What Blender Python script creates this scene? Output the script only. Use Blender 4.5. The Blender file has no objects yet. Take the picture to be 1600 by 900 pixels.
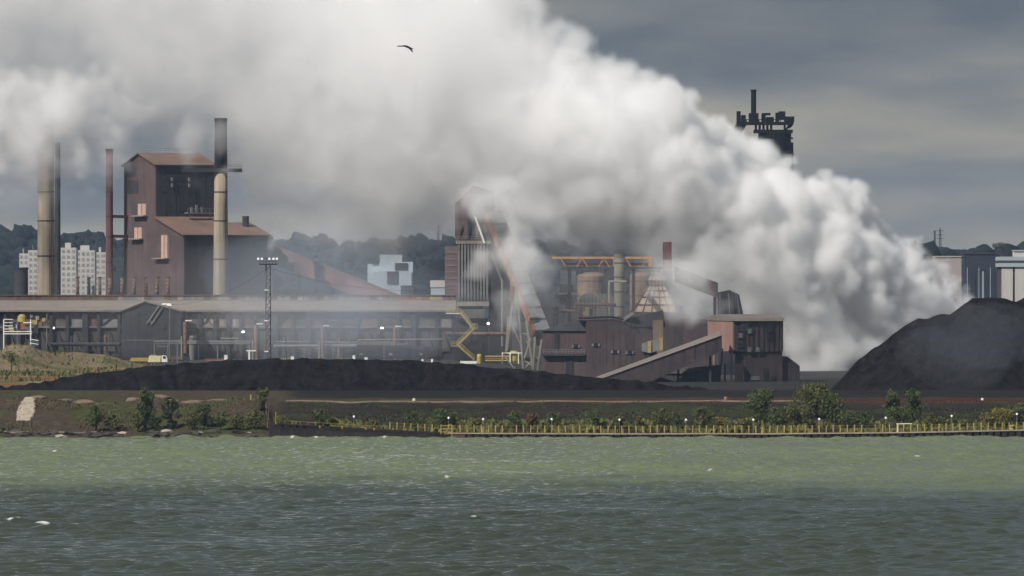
import bpy, bmesh, math, random, time
import numpy as np
from mathutils import Vector, Matrix
T0 = time.time()
S = bpy.context.scene
COL = S.collection
R = math.radians
F = 11440.0          # focal length in pixels of a 1600 px wide picture
EYE = 25.0           # eye height above the water
HZ = 458.0           # picture row of the horizon
def P(px, py, D):    # point seen at column px, row py, D metres away
    return Vector(((px - 800.0) * D / F, D, EYE + (HZ - py) * D / F))
def GX(px, D): return (px - 800.0) * D / F
def GZ(py, D): return EYE + (HZ - py) * D / F

# ------------------------------------------------------------------ camera
cam = bpy.data.cameras.new('camera'); camo = bpy.data.objects.new('camera', cam); COL.objects.link(camo)
camo.location = (0, 0, EYE); camo.rotation_euler = (R(90), 0, 0)
cam.sensor_width = 36.0; cam.lens = 36.0 * F / 1600.0
cam.shift_y = (HZ - 450.0) / 1600.0
cam.clip_start = 1.0; cam.clip_end = 60000.0
S.camera = camo

# ------------------------------------------------------------------ sky
SUN_EL, SUN_AZ = 44.0, -134.0            # azimuth from +Y, clockwise
w = bpy.data.worlds.new('World'); S.world = w; w.use_nodes = True
nt = w.node_tree; nt.nodes.clear()
def WN(t, **k):
    n = nt.nodes.new(t)
    for a, b in k.items(): setattr(n, a, b)
    return n
out = WN('ShaderNodeOutputWorld'); bg = WN('ShaderNodeBackground')
sky = WN('ShaderNodeTexSky', sky_type='NISHITA', sun_disc=False, sun_elevation=R(SUN_EL), sun_rotation=R(SUN_AZ))
sky.air_density = 1.5; sky.dust_density = 2.0
tc = WN('ShaderNodeTexCoord')
mp = WN('ShaderNodeMapping'); mp.inputs['Scale'].default_value = (11, 11, 55); mp.inputs['Location'].default_value = (15.2, 4.0, 5.0)
nz = WN('ShaderNodeTexNoise'); nz.inputs['Scale'].default_value = 1.0; nz.inputs['Detail'].default_value = 5.0; nz.inputs['Roughness'].default_value = 0.5
nt.links.new(tc.outputs['Generated'], mp.inputs['Vector']); nt.links.new(mp.outputs[0], nz.inputs['Vector'])
rp = WN('ShaderNodeValToRGB'); e = rp.color_ramp.elements
e[0].position = 0.36; e[0].color = (1.4, 1.75, 2.2, 1)
e[1].position = 0.66; e[1].color = (5.9, 5.4, 4.2, 1)
q = e.new(0.50); q.color = (2.75, 2.9, 3.0, 1)
# low cloud is paler towards the horizon, where the deck is seen edge on
sx = WN('ShaderNodeSeparateXYZ'); nt.links.new(tc.outputs['Generated'], sx.inputs[0])
hr = WN('ShaderNodeMapRange'); hr.interpolation_type = 'SMOOTHSTEP'; hr.inputs['From Min'].default_value = 0.0; hr.inputs['From Max'].default_value = 0.042
hr.inputs['To Min'].default_value = 0.15; hr.inputs['To Max'].default_value = -0.09; nt.links.new(sx.outputs[2], hr.inputs['Value'])
ad = WN('ShaderNodeMath', operation='ADD'); nt.links.new(nz.outputs['Fac'], ad.inputs[0]); nt.links.new(hr.outputs[0], ad.inputs[1]); nt.links.new(ad.outputs[0], rp.inputs['Fac'])
mx = WN('ShaderNodeMix', data_type='RGBA'); mx.inputs[0].default_value = 0.93
nt.links.new(sky.outputs[0], mx.inputs[6]); nt.links.new(rp.outputs[0], mx.inputs[7])
bg.inputs['Strength'].default_value = 0.08
nt.links.new(mx.outputs[2], bg.inputs['Color']); nt.links.new(bg.outputs[0], out.inputs['Surface'])

# ------------------------------------------------------------------ sun, exposure
sl = bpy.data.lights.new('sun', 'SUN'); sl.energy = 4.7; sl.angle = R(0.6); sl.color = (1.0, 0.95, 0.89)
so = bpy.data.objects.new('sun', sl); COL.objects.link(so)
sdir = Vector((math.sin(R(SUN_AZ)) * math.cos(R(SUN_EL)), math.cos(R(SUN_AZ)) * math.cos(R(SUN_EL)), math.sin(R(SUN_EL))))
so.rotation_euler = sdir.to_track_quat('Z', 'Y').to_euler()
S.view_settings.view_transform = 'Standard'; S.view_settings.look = 'None'
S.view_settings.exposure = 0.0; S.view_settings.gamma = 1.0
cy = S.cycles
cy.use_denoising = True; cy.denoiser = 'OPENIMAGEDENOISE'
cy.use_adaptive_sampling = True; cy.adaptive_threshold = 0.035
cy.max_bounces = 32; cy.diffuse_bounces = 2; cy.glossy_bounces = 2; cy.transmission_bounces = 2
cy.volume_bounces = 20; cy.transparent_max_bounces = 12
cy.volume_step_rate = 1.5; cy.volume_max_steps = 256
cy.sample_clamp_indirect = 4.0

# ------------------------------------------------------------------ helpers: materials
MATS = {}
def mat(name, col, rough=0.85, var=0.25, scale=0.25, streak=0.0, tint=None, metal=0.0, bump=0.0, emit=0.0, spec=0.3):
    if name in MATS: return MATS[name]
    m = bpy.data.materials.new(name); m.use_nodes = True; MATS[name] = m
    t = m.node_tree; N = t.nodes; b = N['Principled BSDF']; L = t.links.new
    b.inputs['Roughness'].default_value = rough; b.inputs['Metallic'].default_value = metal
    b.inputs['Specular IOR Level'].default_value = spec
    if emit:
        b.inputs['Emission Color'].default_value = (*col, 1); b.inputs['Emission Strength'].default_value = emit
    geo = N.new('ShaderNodeNewGeometry')
    def noise(sc, stretch=(1, 1, 1), det=5):
        mp = N.new('ShaderNodeMapping'); mp.inputs['Scale'].default_value = [sc * s for s in stretch]
        L(geo.outputs['Position'], mp.inputs['Vector'])
        nz = N.new('ShaderNodeTexNoise'); nz.inputs['Scale'].default_value = 1.0; nz.inputs['Detail'].default_value = det
        nz.inputs['Roughness'].default_value = 0.6
        L(mp.outputs[0], nz.inputs['Vector']); return nz.outputs['Fac']
    def ramp(fac, p0, c0, p1, c1):
        r = N.new('ShaderNodeValToRGB'); r.color_ramp.elements[0].position = p0; r.color_ramp.elements[0].color = (*c0, 1)
        r.color_ramp.elements[1].position = p1; r.color_ramp.elements[1].color = (*c1, 1); L(fac, r.inputs[0]); return r.outputs[0]
    lo = [c * (1 - var) for c in col]; hi = [c * (1 + var) for c in col]
    f = noise(scale)
    c = ramp(f, .3, lo, .7, hi)
    if tint is not None:
        mx = N.new('ShaderNodeMix'); mx.data_type = 'RGBA'
        L(ramp(noise(scale * .6, det=6), .46, (0, 0, 0), .62, (1, 1, 1)), mx.inputs[0]); L(c, mx.inputs[6]); mx.inputs[7].default_value = (*tint, 1); c = mx.outputs[2]
    if streak:
        mx = N.new('ShaderNodeMix'); mx.data_type = 'RGBA'; mx.blend_type = 'MULTIPLY'; mx.inputs[0].default_value = streak
        L(c, mx.inputs[6]); L(ramp(noise(1.1, (1, 1, .05)), .35, (.35, .33, .33), .65, (1.15, 1.12, 1.1)), mx.inputs[7]); c = mx.outputs[2]
    L(c, b.inputs['Base Color'])
    if bump:
        bp = N.new('ShaderNodeBump'); bp.inputs['Strength'].default_value = 1.0; bp.inputs['Distance'].default_value = bump
        L(noise(scale * 3, det=8), bp.inputs['Height']); L(bp.outputs[0], b.inputs['Normal'])
    return m
def attr_mat(name, attr='tone', rough=0.95, var=0.35, scale=0.5, bump=0.0):
    """colour from the mesh's own colour attribute, broken up by noise"""
    m = mat(name, (0.5, 0.5, 0.5), rough, var, scale, bump=bump); t = m.node_tree; N = t.nodes; b = N['Principled BSDF']
    src = b.inputs['Base Color'].links[0].from_socket
    a = N.new('ShaderNodeAttribute'); a.attribute_name = attr
    mx = N.new('ShaderNodeMix'); mx.data_type = 'RGBA'; mx.blend_type = 'MULTIPLY'; mx.inputs[0].default_value = 1.0
    sc = N.new('ShaderNodeVectorMath'); sc.operation = 'SCALE'; sc.inputs['Scale'].default_value = 2.0
    t.links.new(src, sc.inputs[0]); t.links.new(sc.outputs[0], mx.inputs[6]); t.links.new(a.outputs['Color'], mx.inputs[7])
    t.links.new(mx.outputs[2], b.inputs['Base Color'])
    return m

# ------------------------------------------------------------------ helpers: meshes and things
ORG = {}
class MB:
    def __init__(s): s.v = []; s.f = []
    def add(s, vs, fs):
        o = len(s.v); s.v += [Vector(p) for p in vs]; s.f += [tuple(i + o for i in f) for f in fs]; return s
    def hexa(s, o, a, b, c):
        o, a, b, c = map(Vector, (o, a, b, c))
        return s.add([o, o + a, o + a + b, o + b, o + c, o + a + c, o + a + b + c, o + b + c],
                     [(0, 3, 2, 1), (4, 5, 6, 7), (0, 1, 5, 4), (1, 2, 6, 5), (2, 3, 7, 6), (3, 0, 4, 7)])
    def box(s, x0, x1, y0, y1, z0, z1): return s.hexa((x0, y0, z0), (x1 - x0, 0, 0), (0, y1 - y0, 0), (0, 0, z1 - z0))
    def beam(s, p, q, w, h=None, up=(0, 0, 1)):
        p = Vector(p); q = Vector(q); h = h or w; d = (q - p); u = Vector(up)
        if abs(d.normalized().dot(u)) > .98: u = Vector((0, 1, 0))
        a = d.cross(u).normalized(); b = a.cross(d).normalized()
        return s.hexa(p - a * w / 2 - b * h / 2, a * w, b * h, d)
    def tube(s, p, q, r0, r1=None, n=12, cap=True):
        p = Vector(p); q = Vector(q); r1 = r0 if r1 is None else r1; d = (q - p).normalized()
        u = Vector((0, 0, 1)) if abs(d.z) < .9 else Vector((1, 0, 0)); a = d.cross(u).normalized(); b = d.cross(a)
        vs = [c + (a * math.cos(t) + b * math.sin(t)) * r for c, r in ((p, r0), (q, r1)) for t in [2 * math.pi * i / n for i in range(n)]]
        fs = [(i, (i + 1) % n, n + (i + 1) % n, n + i) for i in range(n)]
        if cap: fs += [tuple(range(n))[::-1], tuple(range(n, 2 * n))]
        return s.add(vs, fs)
    def lathe(s, c, prof, n=24):
        c = Vector(c); vs = []; fs = []
        for r, z in prof: vs += [c + Vector((r * math.cos(2 * math.pi * i / n), r * math.sin(2 * math.pi * i / n), z)) for i in range(n)]
        for k in range(len(prof) - 1): fs += [(k * n + i, k * n + (i + 1) % n, (k + 1) * n + (i + 1) % n, (k + 1) * n + i) for i in range(n)]
        fs += [tuple(range(n))[::-1], tuple(range((len(prof) - 1) * n, len(prof) * n))]
        return s.add(vs, fs)
    def prism(s, pts, ext):
        pts = [Vector(p) for p in pts]; e = Vector(ext); n = len(pts)
        return s.add(pts + [p + e for p in pts], [tuple(range(n))[::-1], tuple(range(n, 2 * n))] + [(i, (i + 1) % n, n + (i + 1) % n, n + i) for i in range(n)])
    def blob(s, c, rx, ry, rz, seed, sub=2, amp=.25):
        bm = bmesh.new(); bmesh.ops.create_icosphere(bm, subdivisions=sub, radius=1.0); rr = random.Random(seed)
        ph = [(rr.uniform(1.5, 4.5), rr.uniform(1.5, 4.5), rr.uniform(1.5, 4.5), rr.uniform(0, 6)) for _ in range(5)]
        vs = []
        for v in bm.verts:
            k = 1 + amp * sum(math.sin(a * v.co.x + b * v.co.y + c_ * v.co.z + d) for a, b, c_, d in ph) / 2.2 + rr.uniform(-.5, .5) * amp * .5
            vs.append((c[0] + v.co.x * rx * k, c[1] + v.co.y * ry * k, c[2] + v.co.z * rz * k))
        fs = [tuple(v.index for v in f.verts) for f in bm.faces]; bm.free(); return s.add(vs, fs)
    def mesh(s, name, m, org=(0, 0, 0), smooth=False):
        o = Vector(org); me = bpy.data.meshes.new(name); me.from_pydata([tuple(v - o) for v in s.v], [], s.f)
        bm = bmesh.new(); bm.from_mesh(me); bmesh.ops.recalc_face_normals(bm, faces=bm.faces); bm.to_mesh(me); bm.free()
        if smooth: me.shade_smooth()
        if m: me.materials.append(m)
        return me
    def build(s, name, m, parent=None, org=None, smooth=False):
        if parent is not None: org = ORG[parent.name]
        elif org is None: org = Vector((sum(v.x for v in s.v) / len(s.v), sum(v.y for v in s.v) / len(s.v), min(v.z for v in s.v)))
        ob = bpy.data.objects.new(name, s.mesh(name, m, org, smooth)); COL.objects.link(ob)
        if parent is not None: ob.parent = parent
        else: ob.location = org
        ORG[ob.name] = Vector(org); return ob
def tag(o, label, cat, group=None, kind=None):
    o['label'] = label; o['category'] = cat
    if group: o['group'] = group
    if kind: o['kind'] = kind
    return o
def thing(name, label, cat, loc, group=None):
    o = bpy.data.objects.new(name, None); COL.objects.link(o); o.location = loc; o.empty_display_size = .5
    ORG[o.name] = Vector(loc); return tag(o, label, cat, group)
def structure(o): o['kind'] = 'structure'; return o
def inst(name, me, parent, loc, rot=None, m=None):
    """a repeat of a part that shares mesh data; loc in world space"""
    o = bpy.data.objects.new(name, me); COL.objects.link(o); o.parent = parent; o.location = Vector(loc) - ORG[parent.name]
    if rot: o.rotation_euler = rot
    if m: o.material_slots[0].link = 'OBJECT'; o.material_slots[0].material = m
    ORG[o.name] = ORG[parent.name]; return o
ORD = ['first', 'second', 'third', 'fourth', 'fifth', 'sixth', 'seventh', 'eighth', 'ninth', 'tenth', 'eleventh', 'twelfth', 'thirteenth',
       'fourteenth', 'fifteenth', 'sixteenth', 'seventeenth', 'eighteenth', 'nineteenth', 'twentieth', 'twenty-first', 'twenty-second', 'twenty-third', 'twenty-fourth', 'twenty-fifth']
def grid_mesh(name, X, Y, Z, m, tone=None, smooth=True):
    """heightfield: X, Y, Z arrays of one shape; tone: colours per vertex"""
    a, b = X.shape; co = np.stack([X, Y, Z], -1).reshape(-1, 3).astype(np.float32)
    i = (np.arange(a - 1)[:, None] * b + np.arange(b - 1)[None]).ravel()
    q = np.stack([i, i + b, i + b + 1, i + 1], -1).astype(np.int32)
    me = bpy.data.meshes.new(name); me.vertices.add(len(co)); me.vertices.foreach_set('co', co.ravel())
    me.loops.add(q.size); me.loops.foreach_set('vertex_index', q.ravel())
    me.polygons.add(len(q)); me.polygons.foreach_set('loop_start', np.arange(0, q.size, 4, dtype=np.int32))
    me.update(calc_edges=True)
    if tone is not None:
        t4 = np.concatenate([tone.reshape(-1, 3), np.ones((len(co), 1))], 1).astype(np.float32)
        me.color_attributes.new('tone', 'FLOAT_COLOR', 'POINT').data.foreach_set('color', t4.ravel())
    if smooth: me.shade_smooth()
    me.validate(); me.materials.append(m)
    o = bpy.data.objects.new(name, me); COL.objects.link(o); return o
def n2(x, y, seed):
    """smooth 2-D value noise -1..1"""
    x = np.asarray(x, dtype=np.float64); y = np.asarray(y, dtype=np.float64); x, y = np.broadcast_arrays(x, y)
    i = np.floor(x).astype(np.int64); j = np.floor(y).astype(np.int64); f = x - i; g_ = y - j
    f = f * f * (3 - 2 * f); g_ = g_ * g_ * (3 - 2 * g_)
    def h(a, b):
        k = (a * 374761393 + b * 668265263 + seed * 974634777) & 0xFFFFFFFF
        k = ((k ^ (k >> 13)) * 1274126177) & 0xFFFFFFFF
        return ((k ^ (k >> 16)) & 0xFFFF) / 32767.5 - 1
    return (h(i, j) * (1 - f) + h(i + 1, j) * f) * (1 - g_) + (h(i, j + 1) * (1 - f) + h(i + 1, j + 1) * f) * g_
def fbm(x, y, seed, o=4): return sum(n2(x * 2 ** k, y * 2 ** k, seed + k) * .5 ** k for k in range(o))
def sstep(a, b, x): t = np.clip((x - a) / (b - a), 0, 1); return t * t * (3 - 2 * t)
def pcol_of(x, y): return 800 + x * F / y
HAZE = 4.0e-5
PUFFS = [(800, 360, 2030, 13, 8, 20, .22, .34), (752, 312, 2038, 11, 7, 9, .16, .34), (815, 322, 2060, 15, 12, 9, .10, .36), (826, 440, 1990, 7, 5, 14, .22, .36), (770, 330, 2040, 10, 8, 9, .07, .42), (290, 226, 2132, 6.5, 5, 11, .09, .34), (350, 266, 2120, 4.5, 4, 2.6, .16, .38), (345, 215, 2122, 5, 5, 9, .05, .36), (434, 368, 2140, 5.5, 5, 7.5, .22, .36),
         (862, 415, 2050, 7, 8, 9, .06, .42), (1080, 462, 2040, 10, 12, 9, .14, .32), (1085, 428, 1985, 12, 8, 10, .2, .33), (950, 388, 2060, 22, 9, 4, .03, .40), (58, 184, 2172, 30, 10, 17, .22, .24), (20, 225, 2180, 16, 9, 10, .05, .3), (30, 300, 2150, 16, 14, 8, .02, .42),
         (480, 440, 2050, 40, 26, 24, .010), (450, 505, 2010, 34, 22, 16, .010), (600, 510, 2000, 34, 20, 16, .008), (900, 480, 2000, 34, 30, 24, .007), (250, 480, 2040, 40, 24, 22, .006), (1288, 582, 2110, 15, 14, 13, .14, .28)]

# ------------------------------------------------------------------ water
def spaced(segs):
    o = []
    for a, b, st in segs: o += list(np.arange(a, b, st))
    return np.array(o + [segs[-1][1]])
SHORE = 1262.0
wx = spaced([(-3000, -400, 260), (-400, -100, 20), (-100, 100, 0.45), (100, 400, 20), (400, 3000, 260)])
wy = spaced([(-600, 500, 110), (500, 620, 8), (620, 900, 0.33), (900, SHORE + 6, 0.66)])
WX, WY = np.meshgrid(wx, wy, indexing='ij')
rw = np.random.default_rng(4); WZ = np.zeros_like(WX); DXs = np.zeros_like(WX)
amp_mod = 1 + .45 * fbm(WX / 26, WY / 34, 77, 3)
for i in range(54):
    lam = 1.3 * (7.5 / 1.3) ** (rw.random() ** 1.3); th = R(-72) + rw.normal() * .42; k = 2 * math.pi / lam
    ph = k * (WX * math.cos(th) + WY * math.sin(th)) + rw.random() * 6.283 + 1.6 * n2(WX / 19, WY / 19, 500 + i)
    s = np.sin(ph); a = .0066 * lam ** .85
    WZ += a * (s - .35 * np.cos(2 * ph) * .5)
WZ *= amp_mod * 1.6
fade = sstep(-130, -98, WX) * (1 - sstep(98, 130, WX)) * sstep(560, 630, WY)
WZ *= fade
crest = WZ * fade
foam = ((crest > np.quantile(crest[200:-200:3], .999)) & (WY > 760) & (fbm(WX / .8, WY / .8, 31, 2) > .7)).astype(float)
# water colour: paler green near the shore, darker farther out, with a ragged border
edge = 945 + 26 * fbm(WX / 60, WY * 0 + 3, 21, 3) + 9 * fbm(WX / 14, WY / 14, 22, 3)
shore_green = sstep(edge - 85, edge + 70, WY + 26 * fbm(WX / 8, WY / 11, 23, 3)) * (.86 + .14 * np.clip(fbm(WX / 30, WY / 60, 25, 3) + .5, 0, 1))
tone = (np.array([.040, .050, .036])[None, None] * (1 - shore_green[..., None]) + np.array([.145, .175, .088])[None, None] * shore_green[..., None])
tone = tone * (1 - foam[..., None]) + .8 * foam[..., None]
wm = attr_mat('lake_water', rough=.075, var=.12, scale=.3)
wm.node_tree.nodes['Principled BSDF'].inputs['IOR'].default_value = 1.33
wm.node_tree.nodes['Principled BSDF'].inputs['Specular IOR Level'].default_value = .5
def water_bump(m):
    t = m.node_tree; N = t.nodes; b = N['Principled BSDF']; geo = N.new('ShaderNodeNewGeometry')
    mp = N.new('ShaderNodeMapping'); mp.inputs['Rotation'].default_value = (0, 0, R(28)); mp.inputs['Scale'].default_value = (1.1, 2.2, 1)
    nz = N.new('ShaderNodeTexNoise'); nz.inputs['Scale'].default_value = 1.5; nz.inputs['Detail'].default_value = 3
    bp = N.new('ShaderNodeBump'); bp.inputs['Distance'].default_value = .11; bp.inputs['Strength'].default_value = .8
    t.links.new(geo.outputs['Position'], mp.inputs[0]); t.links.new(mp.outputs[0], nz.inputs['Vector']); t.links.new(nz.outputs['Fac'], bp.inputs['Height']); t.links.new(bp.outputs[0], b.inputs['Normal'])
water_bump(wm)
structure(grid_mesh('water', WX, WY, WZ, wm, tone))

# ------------------------------------------------------------------ ground
def ground_z(x, y):
    p = pcol_of(x, y); t = y - SHORE
    wl = 1 - sstep(405, 432, p)
    crest_ = .7 * fbm(x / 7, y / 30, 5, 3)
    zl = np.interp(t, [-30, -2, 2.5, 8, 38, 52, 120, 200], [-3, -.9, .6, 1.3, 5.9, 5.4, 5.5, 6]) + crest_ * sstep(22, 40, t) * (1 - sstep(46, 60, t)) + .25 * fbm(x / 4, y / 4, 9, 3) * sstep(4, 10, t)
    zr = np.interp(t, [-30, .8, 1.0, 15, 64, 66, 140], [-3, -3, .62, .75, 5.15, 5.3, 5.7]) + .22 * fbm(x / 5, y / 5, 12, 3) * sstep(15, 25, t)
    z = zl * wl + zr * (1 - wl)
    z = np.where(t > 140, 6 + 0 * z, z) - 3.4 * sstep(175, 200, t) * sstep(690, 960, p)
    for px, D, h, sx, sy in ((8, 1790, 3.0, 9, 30), (45, 1800, 3.4, 8, 26), (100, 1830, 2.3, 10, 30), (150, 1850, 2.7, 11, 26), (215, 1750, 1.2, 12, 40), (120, 1640, 1.0, 22, 60)):
        z = z + h * np.exp(-((x - GX(px, D)) / sx) ** 2 - ((y - D) / sy) ** 2) * (1 + .16 * fbm(x / 5, y / 9, 41, 3))
    return z
gxs = spaced([(-5000, -600, 400), (-600, -140, 23), (-140, 140, .9), (140, 600, 23), (600, 5000, 400)])
gys = spaced([(SHORE - 4, 1345, .9), (1345, 1460, 4), (1460, 1900, 4.5), (1900, 2600, 50), (2600, 9000, 400)])
XX, YY = np.meshgrid(gxs, gys, indexing='ij'); ZZ = ground_z(XX, YY)
PP = pcol_of(XX, YY); TT = YY - SHORE
def C(*c): return np.array(c)[None, None]
def mixc(a, b, w): return a * (1 - w[..., None]) + b * w[..., None]
n_a = fbm(XX / 9, YY / 9, 61, 4); n_b = fbm(XX / 25, YY / 40, 62, 4)
tone = C(.062, .047, .034) + 0 * XX[..., None]
tone = mixc(tone, C(.055, .060, .022), sstep(.0, .5, n_a))
coaly = sstep(425, 445, PP) * (1 - sstep(62, 66, TT)); tone = mixc(tone, C(.022, .019, .016), coaly * (.75 + .25 * sstep(-.3, .3, n_a)))
tone = mixc(tone, C(.040, .046, .018), coaly * sstep(.15, .6, n_a + .3 * n_b) * .7)
quay = sstep(430, 440, PP) * (1 - sstep(4, 6, TT)); tone = mixc(tone, C(.10, .085, .06), quay)
red = sstep(440, 470, PP) * sstep(63, 68, TT) * (1 - sstep(82, 104, TT)); tone = mixc(tone, C(.062, .022, .016), red * sstep(-.7, .0, n_b + .4 * n_a))
tone = mixc(tone, C(.02, .019, .019), sstep(440, 470, PP) * sstep(90, 108, TT)); back = sstep(205, 240, TT); tone = mixc(tone, C(.20, .155, .095), back * 1.0)
tone = mixc(tone, C(.10, .10, .045), back * sstep(.05, .6, n_a + n_b * .5))
tone = mixc(tone, C(.19, .095, .040), back * sstep(.35, .7, n_b - .5 * n_a))
tone = mixc(tone, C(.035, .032, .03), back * sstep(420, 620, PP)); yard = sstep(620, 700, TT); tone = mixc(tone, C(.06, .058, .055), yard)
attr_mat('earth', var=.45, scale=.8, bump=.25).node_tree.nodes['Principled BSDF'].inputs['Specular IOR Level'].default_value = .05
gob = structure(grid_mesh('ground', XX, YY, ZZ, MATS['earth'], tone))

def zg(x, y): return float(ground_z(np.array([float(x)]), np.array([float(y)]))[0])

# ------------------------------------------------------------------ coal heaps
coal = mat('coal', (.013, .0125, .0135), .9, .7, .5, bump=.4, spec=.03, streak=.6)
def heap(name, pts, Dc, tanf, ext, lab, rib, seed, step=.55):
    px = np.array([p[0] for p in pts], float); py = np.array([p[1] for p in pts], float)
    cx = (px - 800) * Dc / F; cz = EYE + (HZ - py) * Dc / F
    x = np.arange(cx[0], cx[-1], step); v = np.linspace(-1, 1, 75)
    H = np.interp(x, cx, cz) + .14 * fbm(x / 4, 0 * x, seed + 3, 3)
    base = 5.2; half = np.maximum(H - base, .3) / tanf + ext
    X = np.repeat(x[:, None], len(v), 1)
    Y = Dc + v[None] * half[:, None]
    q = np.abs(v)[None]
    prof = np.clip((1 - q) * 1.06, 0, 1) - .06 * np.clip((q - .0) * 1, 0, 1)
    Z = base - .3 + (H[:, None] - base + .3) * np.clip(1 - np.clip(q * (half[:, None]) - ext, 0, None) / (half[:, None] - ext), 0, 1)
    env = np.sin(np.clip(1 - q, 0, 1) * math.pi) ** .6
    ribs = fbm(X / 1.5 + .25 * (Y - Dc) * np.sign(n2(X / 16, 0 * X, seed)) / 2, (Y - Dc) / 9, seed + 1, 3)
    Z = Z + rib * ribs * env + .35 * rib * fbm(X / 2, Y / 2, seed + 2, 3) * env
    o = grid_mesh(name, X, Y, Z, coal); return tag(o, lab, 'coal heap')
heap('coal_berm', [(-160, 622), (-60, 616), (0, 609), (60, 598), (100, 591), (150, 583), (200, 576), (260, 570), (330, 565), (430, 561), (500, 561), (560, 562), (620, 563), (680, 567), (750, 572), (850, 581), (950, 591), (1050, 603), (1120, 611), (1180, 621), (1210, 628)],
     1436, .72, .8, 'long low black coal berm lying behind the red earth strip', .6, 200)
heap('coal_pile', [(1270, 640), (1290, 618), (1300, 607), (1345, 560), (1375, 538), (1400, 520), (1420, 505), (1435, 497), (1450, 498), (1462, 492), (1472, 489), (1484, 491), (1502, 478), (1520, 466), (1545, 465), (1570, 466), (1586, 472), (1600, 465), (1650, 440), (1700, 450), (1800, 500), (1900, 570), (1960, 640)],
     1500, .70, 1.5, 'high black coal stockpile with a steep left slope at the right edge', .35, 300, .8)

# ------------------------------------------------------------------ materials of the works
brown   = mat('brown_cladding', (.112, .076, .074), .8, .2, .22, streak=.38, tint=(.088, .066, .067))
mauve   = mat('mauve_cladding', (.082, .060, .062), .8, .2, .22, streak=.4, tint=(.060, .050, .053))
roofbr  = mat('rust_roof', (.165, .105, .080), .85, .25, .12, streak=.2)
redst   = mat('red_steel', (.13, .060, .058), .7, .2, .2, streak=.3)
cream   = mat('cream_concrete', (.35, .295, .225), .9, .12, .1, streak=.45)
sooty   = mat('sooty_concrete', (.050, .046, .046), .9, .4, .15, streak=.5)
dark    = mat('dark_steel', (.035, .035, .038), .7, .3, .3, streak=.3)
grey    = mat('grey_cladding', (.135, .125, .115), .8, .22, .2, streak=.5, tint=(.10, .07, .05))
greyb   = mat('grey_steel', (.19, .19, .19), .7, .2, .25, streak=.35)
pale    = mat('pale_roof', (.225, .195, .17), .85, .15, .1, streak=.25)
rustp   = mat('rust_panel', (.16, .10, .075), .85, .3, .3, streak=.6)
whitep  = mat('weathered_panel', (.33, .29, .25), .85, .25, .4, streak=.7)
pinkp   = mat('pinkish_louvre', (.52, .36, .29), .8, .12, .4, streak=.3)
slate   = mat('slate_cladding', (.046, .046, .054), .8, .25, .2, streak=.4)
yellow  = mat('yellow_paint', (.40, .31, .08), .6, .15, .6, streak=.2)
yelpale = mat('faded_yellow_paint', (.42, .34, .12), .7, .2, .6, streak=.3)
orange  = mat('rust_orange_paint', (.27, .14, .09), .75, .25, .4, streak=.4)
white   = mat('white_paint', (.78, .77, .73), .6, .06, .5)
blue    = mat('blue_paint', (.06, .12, .26), .6, .15, .5)
glassd  = mat('dark_window', (.02, .024, .03), .25, .1, .5, spec=.5)
lamp    = mat('lit_lamp', (1.0, .97, .9), emit=4.0)
lampoff = mat('lamp_glass', (.8, .8, .76), .3, .03, .5, emit=.35)
pinkbr  = mat('pink_brick', (.15, .105, .10), .9, .15, .2)
towerw  = mat('tower_white', (.52, .50, .46), .85, .06, .05, streak=.15)
palebl  = mat('pale_blue_cladding', (.36, .42, .46), .7, .1, .1)
conc    = mat('concrete', (.27, .24, .20), .9, .2, .3, streak=.3)

# ------------------------------------------------------------------ chimneys and stacks
def stack(name, label, px, w0, w1, ytop, ybase, D, m, bands=(), n=28, topmat=None, ysplit=None, ladder=None, ring=None):
    c = P(px, ybase, D); s = D / F; zt_ = GZ(ytop, D); z0 = 2.2
    t = thing(name, label, 'chimney', (c.x, c.y, z0)); r0 = w0 * s / 2; r1 = w1 * s / 2
    H = zt_ - z0
    def rad(z): return r0 + (r1 - r0) * (z - z0) / H
    zs = GZ(ysplit, D) if ysplit else zt_
    MB().lathe((c.x, c.y, 0), [(rad(z0 + (zs - z0) * k / 6), z0 + (zs - z0) * k / 6) for k in range(7)], n).build('shaft', m, t, smooth=True)
    if ysplit: MB().lathe((c.x, c.y, 0), [(rad(zs) * 1.0, zs + .004), (rad(zt_) * 1.0, zt_)], n).build('sooty_top', topmat, t, smooth=True)
    MB().lathe((c.x, c.y, 0), [(rad(zt_) * 1.07, zt_ - .6), (rad(zt_) * 1.07, zt_ + .25), (rad(zt_) * .8, zt_ + .25), (rad(zt_) * .8, zt_ - .4)], n).build('rim', topmat or m, t)
    for yb in bands:
        z = GZ(yb, D); MB().lathe((c.x, c.y, 0), [(rad(z) * 1.04, z - .16), (rad(z) * 1.04, z + .16)], n).build('band', ring or dark, t)
    if ladder:
        b = MB(); ang = R(ladder); a = Vector((math.cos(ang), math.sin(ang), 0)); sd = Vector((-a.y, a.x, 0))
        for q in (-.3, .3): b.beam(Vector((c.x, c.y, z0)) + a * (r0 + .25) + sd * q, Vector((c.x, c.y, zt_)) + a * (r1 + .25) + sd * q, .12)
        for i in range(int(H / 1.2)): z = z0 + i * 1.2; b.beam(Vector((c.x, c.y, z)) + a * (rad(z) + .25) - sd * .3, Vector((c.x, c.y, z)) + a * (rad(z) + .25) + sd * .3, .07)
        b.build('ladder', dark, t)
    return t
stack('concrete_chimney', 'thick cream concrete chimney near the left edge, its top lost in steam', 72, 30, 24, 196, 461, 2196, cream, bands=(300, 345, 400), ladder=-60)
stack('dark_stack', 'black steel stack standing directly against the cream chimney on its right', 90, 10, 8.5, 224, 461, 2214, dark, bands=(290, 380))
stack('red_stack', 'slim dark red stack left of the tall gabled building', 171, 12, 11, 234, 461, 2172, redst, bands=(300, 338, 370, 410))
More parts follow.
